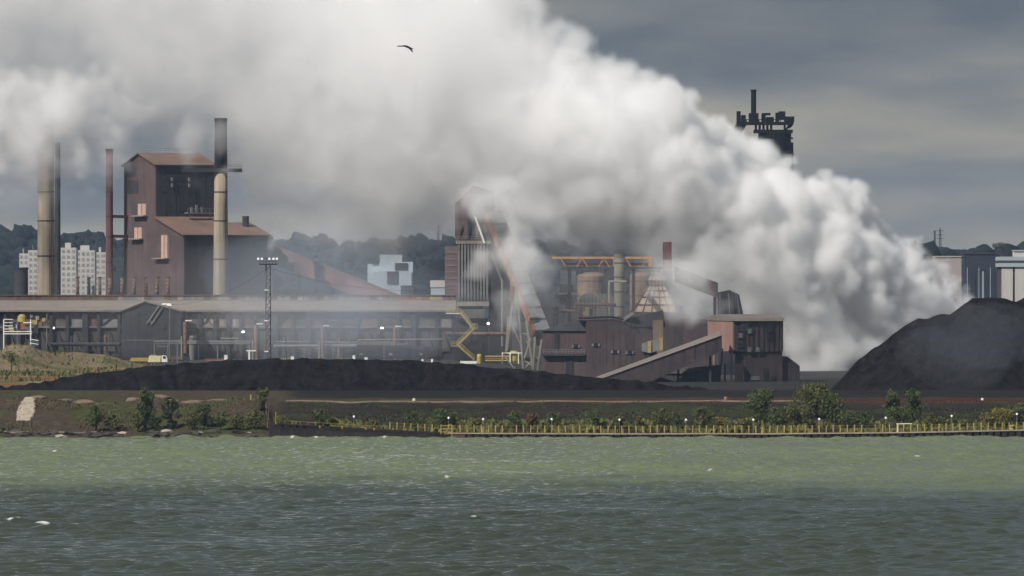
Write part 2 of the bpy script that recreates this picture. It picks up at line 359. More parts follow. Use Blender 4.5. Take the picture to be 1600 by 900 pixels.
ch = stack('sooty_chimney', 'cream chimney blackened at the top, in front of the brown gabled building', 345, 26, 19, 186, 461, 2130, cream, topmat=sooty, ysplit=268, bands=(300, 345, 405), ladder=-40)
b = MB(); c = P(345, 264, 2130); s = 2130 / F
for q, (a0, a1) in enumerate(((-60, 33),)):
    b.box(c.x + a0 * s, c.x + a1 * s, c.y - 2.2, c.y + 2.2, c.z - .9, c.z + .1)
b.build('platform', dark, ch)
b = MB()
for i in range(24): xx = c.x + (-60 + i * 4.04) * s; b.box(xx, xx + .08, c.y - 2.2, c.y - 2.12, c.z + .1, c.z + 1.2)
for z in (.6, 1.15): b.box(c.x - 60 * s, c.x + 33 * s, c.y - 2.2, c.y - 2.13, c.z + z, c.z + z + .07)
b.build('guard_rail', dark, ch)
MB().lathe((GX(33, 2320), 2320, 0), [(2.3, 2.2), (2.2, GZ(420, 2320)), (2.5, GZ(420, 2320)), (2.5, GZ(418, 2320))], 20).build('squat_tower', slate)
tag(bpy.data.objects['squat_tower'], 'short dark round tower between the left edge and cream chimney', 'tower')
# nine short vents on the shed roof
for i, px in enumerate((121, 139, 156, 172, 191, 210, 228, 246, 263)):
    D = 2118; c = P(px, 461, D); s = D / F
    t = thing('roof_vent', f'{ORD[i]} from the left of the nine short rusty vents on the shed roof', 'roof vent', (c.x, c.y, c.z - .3), 'vents standing on the shed roof')
    MB().tube(c + Vector((0, 0, -.3)), c + Vector((0, 0, 27 * s)), 2.6 * s, 2.4 * s, 12).build('pipe', rustp if i != 1 else slate, t, smooth=True)
    for k in range(4):
        z = c.z + (5 + 6 * k) * s
        MB().box(c.x - 2.9 * s, c.x - .9 * s, c.y - 2.9 * s, c.y - 2.3 * s, z, z + 2.8 * s).build('louvre', whitep if i not in (1, 6) else slate, t)
    MB().tube(c + Vector((0, 0, 27 * s)), c + Vector((0, 0, 28.2 * s)), 3.2 * s, 3.2 * s, 12).build('cap', dark, t)

# ------------------------------------------------------------------ tall gabled building (steel shop) seen on its corner
D = 2160; s = D / F; cor = P(243, 461, D); cor.z = 2.2
U = Vector((math.cos(R(31)), math.sin(R(31)), 0)); V = Vector((math.sin(R(31)), -math.cos(R(31)), 0))   # along the long wall; out of it
def L3(u, v, py): q = cor + U * u + V * v; return Vector((q.x, q.y, GZ(py, D)))
t = thing('steel_shop', 'tall brown steelworks building with a gable and lower lean-to roof', 'building', cor)
Lu, Wv, B, Lb = 19.8, 19.8, 17.5, 28.4
zb_ = 2.2
def up(q, z): return Vector((q.x, q.y, z))
ze, zr = GZ(256, D), GZ(239.5, D)
g0, g1_, gm = L3(0, 0, 461), L3(0, -Wv, 461), L3(0, -Wv / 2, 461)
MB().prism([up(g0, zb_), up(g0, ze), up(gm, zr), up(g1_, ze), up(g1_, zb_)], U * .4).build('gable_wall', brown, t)
MB().hexa(up(g0, zb_) + U * .4 - V * .4, U * (Lu - .4), V * .4, Vector((0, 0, ze - zb_))).build('long_wall', slate, t)  # long walls darker than the gable: their shade is put into the colour
MB().prism([up(g0 + U * Lu, zb_), up(g0 + U * Lu, ze), up(gm + U * Lu, zr), up(g1_ + U * Lu, ze), up(g1_ + U * Lu, zb_)], -U * .4).build('rear_gable_wall', slate, t)
MB().hexa(up(g1_, zb_) + U * .4, U * (Lu - .8), V * .4, Vector((0, 0, ze - zb_))).build('rear_wall', slate, t)
def slab(a, b_, c_, d_, th=.35):
    n_ = (b_ - a).cross(d_ - a).normalized(); n_ = n_ if n_.z > 0 else -n_
    return MB().add([a, b_, c_, d_, a + n_ * th, b_ + n_ * th, c_ + n_ * th, d_ + n_ * th], [(0, 1, 2, 3), (4, 5, 6, 7), (0, 1, 5, 4), (1, 2, 6, 5), (2, 3, 7, 6), (3, 0, 4, 7)])
e = .7
rf = slab(up(g0 - U * e + V * e, ze - e * .8), up(gm - U * e, zr), up(gm + U * (Lu + e), zr), up(g0 + U * (Lu + e) + V * e, ze - e * .8)).build('roof', roofbr, t)
slab(up(g1_ - U * e - V * e, ze - e * .8), up(gm - U * e, zr), up(gm + U * (Lu + e), zr), up(g1_ + U * (Lu + e) - V * e, ze - e * .8)).build('roof', roofbr, t)
# lean-to
h0, h1 = L3(0, B, 461), L3(Lb, B, 461); zl0, zl1 = GZ(340, D), GZ(366, D)
MB().prism([up(g0 + V * .01, zb_), up(g0 + V * .01, zl0), up(h0, zl1), up(h0, zb_)], U * .4).build('lean_to_gable', brown, t)
MB().hexa(up(h0, zb_) + U * .4 - V * .4, U * (Lb - .4), V * .4, Vector((0, 0, zl1 - zb_))).build('lean_to_wall', slate, t)
slab(up(g0 - U * e + V * .02, zl0), up(g0 + U * Lu + V * .02, zl0), up(h0 + U * Lu + V * e, zl1 - .6), up(h0 - U * e + V * e, zl1 - .6)).build('lean_to_roof', roofbr, t)
zl2 = GZ(349, D)
slab(up(g0 + U * (Lu + .01) + V * 5, zl2), up(g0 + U * (Lb + e) + V * 5, zl2), up(h0 + U * (Lb + e) + V * e, zl1 - .6), up(h0 + U * (Lu + .01) + V * e, zl1 - .6)).build('lean_to_roof', roofbr, t)
MB().hexa(up(g0 + U * Lu + V * 5, zb_), U * (Lb - Lu - .2), V * .3, Vector((0, 0, zl2 - zb_ - .3))).build('back_wall', slate, t)
MB().hexa(up(g0 + U * (Lb - .3) + V * 5.3, zb_), U * .3, V * (B - 2.2), Vector((0, 0, zl1 - zb_ - .7))).build('end_wall', slate, t)
MB().tube(up(L3(Lb - 3, 9, 461), zl2 - 2), up(L3(Lb - 3, 9, 461), zl2 + 2.2), 1.0, 1.0, 12).build('roof_fan', dark, t)
# louvre boxes on the lit gable, each with a small balcony
def gbox(vv, y0, y1, wd, bal):
    q = L3(0, vv, y0); q.z = GZ(y1, D)
    pb = MB().hexa(q - U * .7, U * .65, V * wd, Vector((0, 0, (y1 - y0) * s))).build('louvre_box', pinkp, t)
    MB().hexa(q - U * .76 + V * wd * .47, U * .05, V * wd * .06, Vector((0, 0, (y1 - y0) * s))).build('mullion', brown, pb)
    q2 = L3(0, vv - bal, y1); MB().hexa(q2 - U * 1.5 - Vector((0, 0, .35)), U * 1.48, V * (wd + bal), Vector((0, 0, .35))).build('balcony', conc, pb)
gbox(-9.7, 318, 336, 4.8, 3.2); gbox(-12.0, 355, 372, 4.6, 2.4); gbox(4.8, 367.5, 403, 3.8, 4.5)
for vv, y0, y1, wd in ((-18.3, 258, 275, 6), (-17.6, 281, 302, 7)):
    q = L3(0, vv, y1); MB().hexa(q - U * .06, U * .05, V * wd, Vector((0, 0, (y1 - y0) * s))).build('stained_panel', slate, t)
# openings, fume hoods and roof gantry on the shaded long wall
for u0, y0, y1, ww in ((2.2, 278, 300, 2.0), (11.2, 278, 298, 2.0), (7.6, 289, 330, 3.8), (3.5, 270, 282, 8.0)):
    q = L3(u0, .03, y1); MB().hexa(q, U * ww, V * .12, Vector((0, 0, (y1 - y0) * s))).build('wall_opening', dark, t)
for u0 in (5.0, 10.8):
    for k, yy in enumerate((283, 292)):
        q = L3(u0, .2, yy); MB().hexa(q, U * .5, V * .6, Vector((0, 0, 1.1))).build('hood', greyb, t)
q = L3(8.5, 2.2, 333.5); pf = MB().hexa(q, U * 9, V * 2, Vector((0, 0, .3))).build('gantry', greyb, t)
b = MB()
for i in range(7): b.hexa(q + U * (i * 1.48) + V * 1.9 + Vector((0, 0, .3)), U * .1, V * .1, Vector((0, 0, 1.1)))
b.hexa(q + V * 1.9 + Vector((0, 0, 1.4)), U * 9, V * .1, Vector((0, 0, .12))); b.build('guard_rail', greyb, pf)
b = MB()
for a in (1, 8): b.hexa(q + U * a + V * .8 - Vector((0, 0, 2.6)), U * .2, V * .2, Vector((0, 0, 2.6)))
b.build('support', greyb, pf)
for i in range(3): MB().hexa(q + U * (1.6 + 1.7 * i) + V * .5 + Vector((0, 0, .3)), U * .6, V * .6, Vector((0, 0, 1.6 + .7 * (i % 2)))).build('equipment', greyb, pf)
# corner pilaster strips that read as cladding joints
for k in range(1, 6): MB().hexa(up(g0, zl1 - 7) + U * (k * 3.3) + V * .02, U * .12, V * .1, Vector((0, 0, ze - zl1 + 6.6))).build('cladding_joint', dark, t)
for yb in (338, 369):
    a = P(177, yb, 2172); q = L3(0, -17.5, yb)
    o = MB().beam(a, q, .5, .9).build('walkway', redst); tag(o, f"{'upper' if yb == 338 else 'lower'} catwalk linking the red stack to the brown gabled building", 'walkway')

# inclined conveyor gallery behind the shed
a, q = P(425, 384, 2168), P(640, 470, 2136)
t = thing('conveyor_gallery', 'long red-brown conveyor gallery sloping down right behind the shed', 'conveyor', (q.x, q.y, 2.2))
off = Vector((0, 4.2, 0)); hgt = Vector((0, 0, -5.2))
MB().prism([a, q, q + hgt, a + hgt], off).build('side_wall', mat('faded_red_cladding', (.20, .115, .105), .85, .2, .2, streak=.3), t)
MB().prism([a + Vector((0, -.4, .02)), q + Vector((0, -.4, .02)), q + Vector((0, -.4, .6)), a + Vector((0, -.4, .6))], off + Vector((0, .8, 0))).build('roof', roofbr, t)
for k in (.2, .45, .75):
    c = a.lerp(q, k) + hgt; MB().beam((c.x, c.y + 2, 2.2), (c.x, c.y + 2, c.z), .8).build('leg', slate, t)

# ------------------------------------------------------------------ long shed
D = 2100; s = D / F
x0, x1 = GX(-60, D), GX(712, D)
t = thing('long_shed', 'very long low shed with pale roof and rusty panel strip', 'building', ((x0 + x1) / 2, D, 2.2))
zev, zrf, zm0, zm1 = GZ(487, D), GZ(471, D), GZ(470, D), GZ(460, D)
MB().box(x0, x1, D + 1.2, D + 18, 2.2, zev - .02).build('wall', dark, t)
MB().prism([(x0, D - 1.2, zev), (x0, D - 1.2, zev + .5), (x0, D + 15, zrf + .4), (x0, D + 15, zev)], (x1 - x0, 0, 0)).build('roof', pale, t)
MB().box(x0, x1, D + 15.05, D + 22, zrf - 1, zm1 - .35).build('monitor_wall', rustp, t)
MB().box(x0, x1, D + 14.6, D + 22.4, zm1 - .34, zm1 - .1).build('monitor_roof', rustp, t)
rp_ = random.Random(3)
pw = (x1 - x0) / 74
pme = MB().box(.06, pw - .06, -.12, 0, 0, zm1 - .4 - zm0).mesh('panel', None); pme.materials.append(rustp)
for i in range(74):
    px = -60 + 772 * i / 74
    m_ = rustp if px < 172 else rp_.choice([whitep, whitep, grey, pale, greyb, rustp] if px < 330 else [whitep, whitep, pinkp, pale, whitep, rustp] if px < 560 else [rustp, yelpale, whitep, orange, pale])
    inst('panel', pme, t, (x0 + i * pw, D + 15.04, zm0 + .02), m=m_)
MB().box(x0, x1, D + 13.9, D + 14.0, zm0 + .05, zm0 + .14).build('hand_rail', greyb, t)
# bays: upper cladding panels, girt, columns, knee braces
cols = [8, 30, 55, 80, 105, 133, 154, 186, 284, 291, 312, 336, 356, 376, 397, 430, 457, 481, 507, 530, 558, 592, 622, 646, 682, 708]
zg1, zg0 = GZ(512, D), GZ(510, D)
cme = MB().box(-.42, .42, -.5, .1, 0, zev - 2.2 - .05).mesh('column', slate); cwide = MB().box(-.8, .8, -.6, .1, 0, zev - 2.2 - .05).mesh('column', slate)
kme = MB().beam((0, 0, 0), (-1.9, .9, 6.0), .35).mesh('knee_brace', dark)
for i, px in enumerate(cols):
    if 191 < px < 282: continue
    inst('column', cwide if px in (133, 430, 481, 646) else cme, t, (GX(px, D), D, 2.2))
    if i + 1 < len(cols) and not (186 <= px < 284):
        xa, xb = GX(px, D) + .5, GX(cols[i + 1], D) - .5
        if xb - xa < 1: continue
        m_ = whitep if px in (312, 336, 356) else rp_.choice([grey, grey, grey, rustp, mat('dark_cladding', (.075, .07, .062), .85, .25, .2, streak=.5), greyb])
        MB().box(xa, xb, D + .35, D + .55, zg0, zev - .1).build('cladding_panel', m_, t)
        MB().box(xa, xb, D + .7, D + .9, 5.7 + 2.6, zg1 - .1).build('lower_panel', mat('dark_cladding', (.075, .07, .062), .85, .25, .2, streak=.5), t)
        inst('knee_brace', kme, t, (xb - .2, D - .1, 5.9 + 2.2))
        if px in (154, 312, 430, 592):
            MB().beam((xa, D + .2, zg0), (xb, D + .2, zev - .3), .3).build('cross_brace', dark, t)
            if px in (312, 592): MB().beam((xb, D + .15, zg0), (xa, D + .15, zev - .3), .3).build('cross_brace', dark, t)
for xa, xb in ((x0, GX(190, D)), (GX(283, D), x1)): MB().box(xa, xb, D - .1, D + .3, zg1, zg0).build('girt', greyb, t)
# dark cross gable in front
D = 2083; s = D / F
t = thing('gabled_shed', 'black gable-ended shed projecting from the long shed', 'building', (GX(236, D), D, 2.2))
xa, xb, xm = GX(190.5, D), GX(283, D), GX(228, D); zp, zl_, zr_ = GZ(472.5, D), GZ(487.5, D), GZ(487, D)
MB().prism([(xa, D, 2.2), (xa, D, zl_), (xm, D, zp), (xb, D, zr_), (xb, D, 2.2)], (0, .5, 0)).build('gable_wall', slate, t)
MB().prism([(xa - .4, D - .4, zl_ - .1), (xm, D - .4, zp + .02), (xm, D - .4, zp + .4), (xa - .4, D - .4, zl_ + .3)], (0, 15, 0)).build('roof', slate, t)
MB().prism([(xb + .4, D - .4, zr_ - .1), (xm, D - .4, zp + .02), (xm, D - .4, zp + .4), (xb + .4, D - .4, zr_ + .3)], (0, 15, 0)).build('roof', pale, t)
for k, (a, q) in enumerate((((230, 505), (248, 478)), ((236, 507), (254, 480)))): MB().beam(P(a[0], a[1], D - .3), P(q[0], q[1], D - .3), .4).build('inclined_beam', greyb, t)
for k in range(3): MB().box(GX(229 + 5 * k, D), GX(232 + 5 * k, D), D - .25, D - .02, GZ(505, D), GZ(501, D)).build('vent_plate', greyb, t)
MB().box(GX(253, D), GX(266, D), D - .5, D - .05, GZ(476, D), GZ(474, D)).build('ridge_lamp', lampoff, t)
for k in range(1, 7): xx = xa + (xb - xa) * k / 7; MB().box(xx - .06, xx + .06, D - .07, D - .003, 5.7, min(zl_, zr_) - .1).build('cladding_joint', dark, t)
MB().box(xa, xb, D - .1, D - .01, GZ(532, D), GZ(531, D)).build('girt', greyb, t)

# ------------------------------------------------------------------ lit lamps on the works
for px, py, D, w_, lab in ((380, 519, 2092, 5.5, 'lit white lamp under the shed eaves near the cream panels'), (597, 513, 2092, 6, 'lit white lamp in the right half of the long shed'),
                           (763, 506, 2055, 5, 'lit white lamp at the foot of the ribbed tower'), (333 - 249, 513, 2090, 2.5, 'small lit lamp on the left end of the long shed')):
    c = P(px, py, D); s = D / F; t = thing('wall_lamp', lab, 'lamp', c)
    MB().lathe(c, [(w_ * s * .18, -.18), (w_ * s * .45, -.05), (w_ * s * .45, .1), (w_ * s * .2, .35)], 14).build('bulb', lamp, t)
    MB().lathe(c, [(w_ * s * .5, .36), (w_ * s * .2, .7)], 14).build('hood', greyb, t)
    MB().beam(c + Vector((0, 0, .7)), c + Vector((0, 2.6, 1.2)), .14).build('bracket', dark, t)

# ------------------------------------------------------------------ lamp mast
D = 1960; s = D / F; c = P(419, 560, D); c.z = 2.2; zt_ = GZ(414, D)
t = thing('lamp_mast', 'tall lattice floodlight mast with a square lamp head', 'lamp mast', c)
b = MB()
for sx in (-.55, .55):
    for sy in (-.55, .55): b.beam(c + Vector((sx * 1.3, sy * 1.3, 0)), Vector((c.x + sx, c.y + sy, zt_)), .2)
nlev = 16
for i in range(nlev):
    z0_, z1_ = c.z + (zt_ - c.z) * i / nlev, c.z + (zt_ - c.z) * (i + 1) / nlev
    for sy in (-.6, .6): b.beam((c.x - .6, c.y + sy, z0_), (c.x + .6, c.y + sy, z1_), .11)
    for sx in (-.6, .6): b.beam((c.x + sx, c.y - .6, z1_), (c.x + sx, c.y + .6, z0_), .11)
    b.beam((c.x - .6, c.y - .6, z1_), (c.x + .6, c.y - .6, z1_), .11)
b.build('lattice', slate, t)
MB().box(c.x - .75, c.x - .35, c.y - .95, c.y - .75, c.z, zt_).build('cable_duct', greyb, t)
MB().box(c.x - 2.3, c.x + 2.3, c.y - 2.0, c.y + 2.0, zt_, zt_ + .35).build('head_platform', slate, t)
b = MB()
for z in (.9, 1.7): b.box(c.x - 2.3, c.x + 2.3, c.y - 2.05, c.y - 1.95, zt_ + z, zt_ + z + .1)
for i in range(6): b.box(c.x - 2.3 + i * .9, c.x - 2.2 + i * .9, c.y - 2.05, c.y - 1.95, zt_ + .35, zt_ + 1.8)
b.build('guard_rail', slate, t)
for k, xx in enumerate((-2.6, -1.6, .4, 1.5, 2.4)):
    l_ = MB().box(c.x + xx - .38, c.x + xx + .38, c.y - 2.6, c.y - 2.1, zt_ + 1.3, zt_ + 2.0).build('floodlight', dark, t)
    MB().box(c.x + xx - .3, c.x + xx + .3, c.y - 2.63, c.y - 2.605, zt_ + 1.36, zt_ + 1.94).build('lens', lampoff, l_)
for z in (454, 502, 550): MB().box(c.x - 1.0, c.x + .1, c.y - 1.1, c.y - .9, GZ(z, D), GZ(z, D) + .3).build('mark_plate', white, t)

# ------------------------------------------------------------------ ribbed tower with head house
D = 2060; s = D / F
t = thing('ribbed_tower', 'dark tower clad in vertical ribs under a brown head house', 'tower', (GX(750, D), D, 2.2))
xa, xb, xc = GX(715, D), GX(763, D), GX(800, D); z0, z1 = GZ(471, D), GZ(381, D)
MB().box(xa, xb, D, D + 10, z0, z1).build('ribbed_wall', dark, t)
rme = MB().box(-.28, .28, -.5, -.005, 0, z1 - z0 - .3).mesh('rib', greyb)
for i in range(10): inst('rib', rme, t, (xa + .35 + (xb - xa - .7) * i / 9, D, z0 + .1))
MB().prism([(xb + .01, D + .3, 2.2), (xb + .01, D + .3, z1), (GX(772, D), D + .3, GZ(372, D)), (GX(800, D), D + .3, GZ(428, D)), (xc, D + .3, 2.2)], (0, 9, 0)).build('side_wall', slate, t)
MB().box(xa - .2, xb + .2, D - .7, D + 10.2, z0 - 1.3, z0 - .01).build('ledge', conc, t)
MB().box(GX(712, D), GX(758, D), D - 1.2, D + 8, GZ(497, D), z0 - 2.2).build('lower_panel', grey, t)
MB().box(GX(712, D), GX(762, D), D + .4, D + 8, 2.2, GZ(497, D) - .02).build('base_wall', dark, t)
MB().box(xa - .5, xb + .4, D - .6, D + 10.3, z1 + .01, z1 + .9).build('ledge', conc, t)
hz0, hz1 = z1 + .9, GZ(318, D)
MB().prism([(GX(711, D), D + .2, hz0), (GX(711, D), D + .2, hz1), (GX(740, D), D + .2, GZ(290, D)), (GX(772, D), D + .2, GZ(300, D)), (GX(774, D), D + .2, hz0)], (0, 9, 0)).build('head_house', brown, t)
MB().box(GX(720, D), GX(752, D), D - .1, D + .18, hz0 + .2, GZ(345, D)).build('cladding_panel', grey, t)
for x_, y0, y1, w_ in ((731, 372, 340, 12), (757, 312, 330, 9), (766, 352, 378, 8)): MB().box(GX(x_, D), GX(x_ + w_, D), D - .2, D - .11, GZ(max(y0, y1), D), GZ(min(y0, y1), D)).build('opening', dark, t)
MB().beam(P(742, 338, D - 1), P(757, 380, D - 1), .5).build('chute', white, t)
for k in range(4): MB().beam(P(716 + 14 * k, 380, D - .4), P(723 + 14 * k, 350, D - .4), .25).build('cross_brace', slate, t)
# yellow zigzag stair
D = 2040; s = D / F
t = thing('zigzag_stair', 'yellow zigzag stair tower left of the ribbed tower', 'stair', (GX(722, D), D, 2.2))
def platform(xa, xb, y, m=yelpale):
    a, q = P(xa, y, D), P(xb, y, D); o = MB().box(a.x, q.x, D - .9, D + .9, a.z - .25, a.z).build('landing', white if y < 490 else m, t)
    b = MB()
    for z in (.5, 1.05): b.box(a.x, q.x, D - .95, D - .85, a.z + z, a.z + z + .1)
    n_ = max(3, int((xb - xa) / 4))
    for i in range(n_ + 1): xx = a.x + (q.x - a.x) * i / n_; b.box(xx - .06, xx + .06, D - .95, D - .85, a.z, a.z + 1.1)
    b.build('guard_rail', yelpale, o)
platform(697, 720, 489); platform(734, 746, 512); platform(705, 718, 540)
b = MB()
for i in range(4): b.beam(P(698 + i * 5, 488, D - .9), P(702 + i * 5 if i % 2 else 703 + i * 5, 480, D - .9), .2)
b.build('truss', yelpale, t)
for (a, q) in (((719, 488), (738, 512)), ((742, 512), (714, 540)), ((716, 540), (741, 562))):
    o = MB().beam(P(*a, D - .5), P(*q, D - .5), .9, .5).build('flight', yelpale, t)
    b = MB(); A, Q = P(*a, D - .9), P(*q, D - .9)
    b.beam(A + Vector((0, 0, 1.2)), Q + Vector((0, 0, 1.2)), .13); b.beam(A + Vector((0, 0, .65)), Q + Vector((0, 0, .65)), .1)
    for i in range(7): c = A.lerp(Q, i / 6); b.beam(c, c + Vector((0, 0, 1.2)), .1)
    b.build('hand_rail', yelpale, o)
for x_ in (708, 716, 737): MB().beam((GX(x_, D), D + .5, 2.2), (GX(x_, D), D + .5, GZ(492 if x_ < 720 else 512, D)), .35).build('leg', slate, t)

# ------------------------------------------------------------------ big conveyor down from the head house, on a trestle
D = 2000; s = D / F
a, q = P(762, 330, 2050), P(838, 516, D); wv = Vector((22 * s, 3.0, 2.0 * s)); dep = Vector((0, 1.2, -4.2))
t = thing('conveyor_bridge', 'steep grey-roofed conveyor bridge with an orange side', 'conveyor', (q.x, q.y, 6))
MB().add([a, q, q + wv, a + wv, a + dep, q + dep, q + wv + dep, a + wv + dep], [(4, 5, 6, 7), (0, 4, 7, 3), (1, 2, 6, 5), (2, 3, 7, 6), (0, 1, 5, 4), (0, 1, 2, 3)]).build('gallery', greyb, t)
n_ = Vector((-.35, -.3, .1)); MB().add([a + n_, q + n_, q + n_ + Vector((-3.5 * s, .3, -2.0)), a + n_ + Vector((-3.5 * s, .3, -2.0)), a, q, q + Vector((-3.5 * s, .3, -2.0)), a + Vector((-3.5 * s, .3, -2.0))], [(0, 1, 2, 3), (4, 5, 6, 7), (0, 1, 5, 4), (1, 2, 6, 5), (2, 3, 7, 6), (3, 0, 4, 7)]).build('side_wall', orange, t)
for k in range(9):
    c = a.lerp(q, .12 + .1 * k); MB().beam(c + Vector((0, -.1, .3)), c + wv + Vector((0, -.1, .3)), .22).build('roof_rib', greyb, t)
for xa, ya, xb, yb, w_ in ((803, 448, 792, 548, .55), (808, 455, 818, 578, .5), (822, 500, 834, 578, .5), (836, 526, 832, 578, .45), (800, 440, 799, 465, 1.0), (794, 495, 790, 552, .4), (829, 528, 819, 560, .4), (846, 530, 838, 578, .5)):
    A, Q = P(xa, ya, D - 1), P(xb, yb, D - 1); Q.z = max(2.2, Q.z) if yb < 575 else 2.2
    MB().beam(A, Q, w_).build('trestle_leg', conc, t)
for xa, ya, xb, yb in ((797, 500, 816, 545), (816, 560, 836, 575), (834, 560, 818, 577), (822, 532, 834, 548), (836, 552, 846, 574), (795, 495, 805, 495), (812, 520, 826, 522)):
    MB().beam(P(xa, ya, D - .6), P(xb, yb, D - .6), .32).build('trestle_brace', conc, t)
# yellow tank and pipe rack at its foot
D = 1975; s = D / F
t = thing('yellow_tank', 'small bright yellow tank in a white pipe frame below the conveyor bridge', 'tank', (GX(802, D), D, 6))
c = P(803, 566, D); MB().lathe((c.x, c.y, 0), [(1.2, c.z), (1.35, c.z + .3), (1.35, GZ(551, D)), (.8, GZ(548, D))], 18).build('vessel', yellow, t)
for x_ in (785, 797, 810): MB().beam((GX(x_, D), D - 1.6, 6), (GX(x_, D), D - 1.6, GZ(551, D)), .28).build('leg', white, t)
MB().beam(P(784, 551.5, D - 1.6), P(815, 551.5, D - 1.6), .25).build('top_pipe', white, t)
MB().beam(P(786, 553, D - 1.9), P(804, 576, D - 1.9), .4).build('chute', conc, t)
MB().beam(P(783, 565, D - 1.9), P(788, 550, D - 1.9), .4).build('strut', yelpale, t)
t = thing('pipe_rack', 'low rack of yellow and rusty pipes running to the yellow tank', 'pipe rack', (GX(770, D), D, 6))
for i, (y, m_) in enumerate(((557, yelpale), (560.5, orange), (563.5, yelpale))): MB().tube(P(758, y, D), P(796, y, D), .2, .2, 8).build('pipe', m_, t)
for x_ in (760, 775, 790): MB().beam((GX(x_, D), D + .3, 6), (GX(x_, D), D + .3, GZ(556, D)), .25).build('post', slate, t)
o = MB().lathe((GX(749, D), D, 0), [(.7, 6), (.7, GZ(556, D)), (.45, GZ(553, D))], 14).build('yellow_post', yellow); tag(o, 'stubby yellow post left of the pipe rack', 'post')
o = MB().box(GX(719, D), GX(745, D), D - 2, D - 1.4, 6, GZ(564, D)).build('low_wall', white); tag(o, 'low white barrier at the foot of the zigzag stair', 'barrier')

# ------------------------------------------------------------------ brown building with a hip roof
D = 1950; s = D / F
t = thing('crusher_house', 'broad mauve-brown building with a flattened hip roof and left annexe', 'building', (GX(930, D), D, 2.2))
xa, xc, xb = GX(848, D), GX(916, D), GX(1000, D)
z0, zt1 = 2.2, GZ(517, D)
MB().box(xa, xc, D, D + 16, z0, zt1).build('annexe_wall', brown, t)
MB().prism([(xa - .3, D - .5, zt1), (xc, D - .5, zt1), (xc, D - .5, GZ(502, D)), (GX(902, D), D + 4, GZ(500, D))], (0, 12, 0)).build('annexe_roof', slate, t)
MB().prism([(xc + .01, D - .8, z0), (xc + .01, D - .8, GZ(502, D)), (GX(957, D), D - .8, GZ(500, D)), (GX(972, D), D - .8, GZ(503, D)), (xb, D - .8, GZ(520, D)), (GX(1020, D), D - .8, GZ(524, D)), (GX(1020, D), D - .8, z0)], (0, 14, 0)).build('main_wall', mauve, t)
MB().prism([(GX(905, D), D - .9, GZ(502, D)), (GX(957, D), D - .9, GZ(500, D)), (GX(972, D), D - .9, GZ(503, D)), (xb, D - .9, GZ(520, D)), (xb, D - .9, GZ(518.4, D)), (GX(972, D), D - .9, GZ(501, D)), (GX(957, D), D - .9, GZ(498.5, D)), (GX(905, D), D - .9, GZ(500, D))], (0, 15, 0)).build('roof', slate, t)
MB().box(GX(866, D), GX(873, D), D - .2, D - .01, GZ(546, D), GZ(519, D)).build('door', dark, t)
MB().box(GX(884, D), GX(895, D), D - .2, D - .01, z0, GZ(559, D)).build('door', dark, t)
MB().box(xa, GX(914, D), D - 1.2, D - .02, GZ(556, D), GZ(553, D)).build('ledge', slate, t)
for x_, y_ in ((900, 541), (931, 539), (961, 550), (984, 551)):
    f_ = MB().box(GX(x_ - 3, D), GX(x_ + 3, D), D - 1.0 if x_ > 916 else D - .2, D - .81 if x_ > 916 else D - .01, GZ(y_ + 3, D), GZ(y_ - 3, D)).build('window', glassd, t)
    for dx in (-5, 5): MB().box(GX(x_ + dx - 1.6, D), GX(x_ + dx + 1.6, D), D - 1.02 if x_ > 916 else D - .22, D - .81 if x_ > 916 else D - .01, GZ(y_ + 2, D), GZ(y_ - 2.2, D)).build('shutter', greyb, f_)
for k in range(1, 8): xx = xc + (GX(1000, D) - xc) * k / 8; MB().box(xx - .05, xx + .05, D - .87, D - .8, 5.9, GZ(522, D)).build('cladding_joint', slate, t)
o = thing('striped_shed', 'small grey shed with two pale yellow end strips perched behind the conveyor', 'shed', (GX(1018, D), D - 3, 2.2))
MB().prism([P(1003, 537, D - 3), P(1014, 533, D - 3), P(1031, 529, D - 3), P(1034, 545, D - 3), P(1016, 552, D - 3), P(1003, 549, D - 3)], (0, 3, 0)).build('wall', greyb, o)
for x_ in (1012, 1030): MB().box(GX(x_, D), GX(x_ + 5, D), D - 3.3, D - 3.01, GZ(551 if x_ < 1020 else 547, D), GZ(533 if x_ < 1020 else 528, D)).build('end_strip', yelpale, o)
MB().box(GX(1010, D), GX(1026, D), D - 2.5, D - .9, 2.2, GZ(549, D)).build('base', slate, o)

# ------------------------------------------------------------------ silos, stack, crane girder behind
D = 2095; s = D / F
def silo(px, w_, yt, lab, m, n=28):
    c = P(px, 500, D); t = thing('silo', lab, 'silo', (c.x, c.y, 2.2)); r = w_ * s / 2
    MB().lathe((c.x, c.y, 0), [(r, 2.2), (r, GZ(yt + 4, D)), (r * .93, GZ(yt + 1, D)), (r * .3, GZ(yt - 3, D))], n).build('vessel', m, t, smooth=False)
    for yy in (yt + 12, yt + 35, yt + 60): z = GZ(yy, D); MB().lathe((c.x, c.y, 0), [(r * 1.015, z), (r * 1.015, z + .25)], n).build('band', mauve, t)
tanm = mat('tan_steel', (.20, .145, .11), .8, .2, .2, streak=.4)
silo(925, 46, 428, 'broad tan silo left of the ringed grey stack', tanm); silo(1001, 34, 428, 'narrow tan silo right of the ringed grey stack', tanm)
stack('ringed_stack', 'grey round stack with dark rings between the two tan silos', 968, 17, 17, 398, 500, 2072, mat('stack_grey', (.22, .205, .17), .8, .15, .2, streak=.3), bands=(411, 433, 456, 479))
D = 2082; s = D / F
t = thing('crane_girder', 'long orange crane girder spanning above the silos', 'crane', (GX(950, D), D, 2.2))
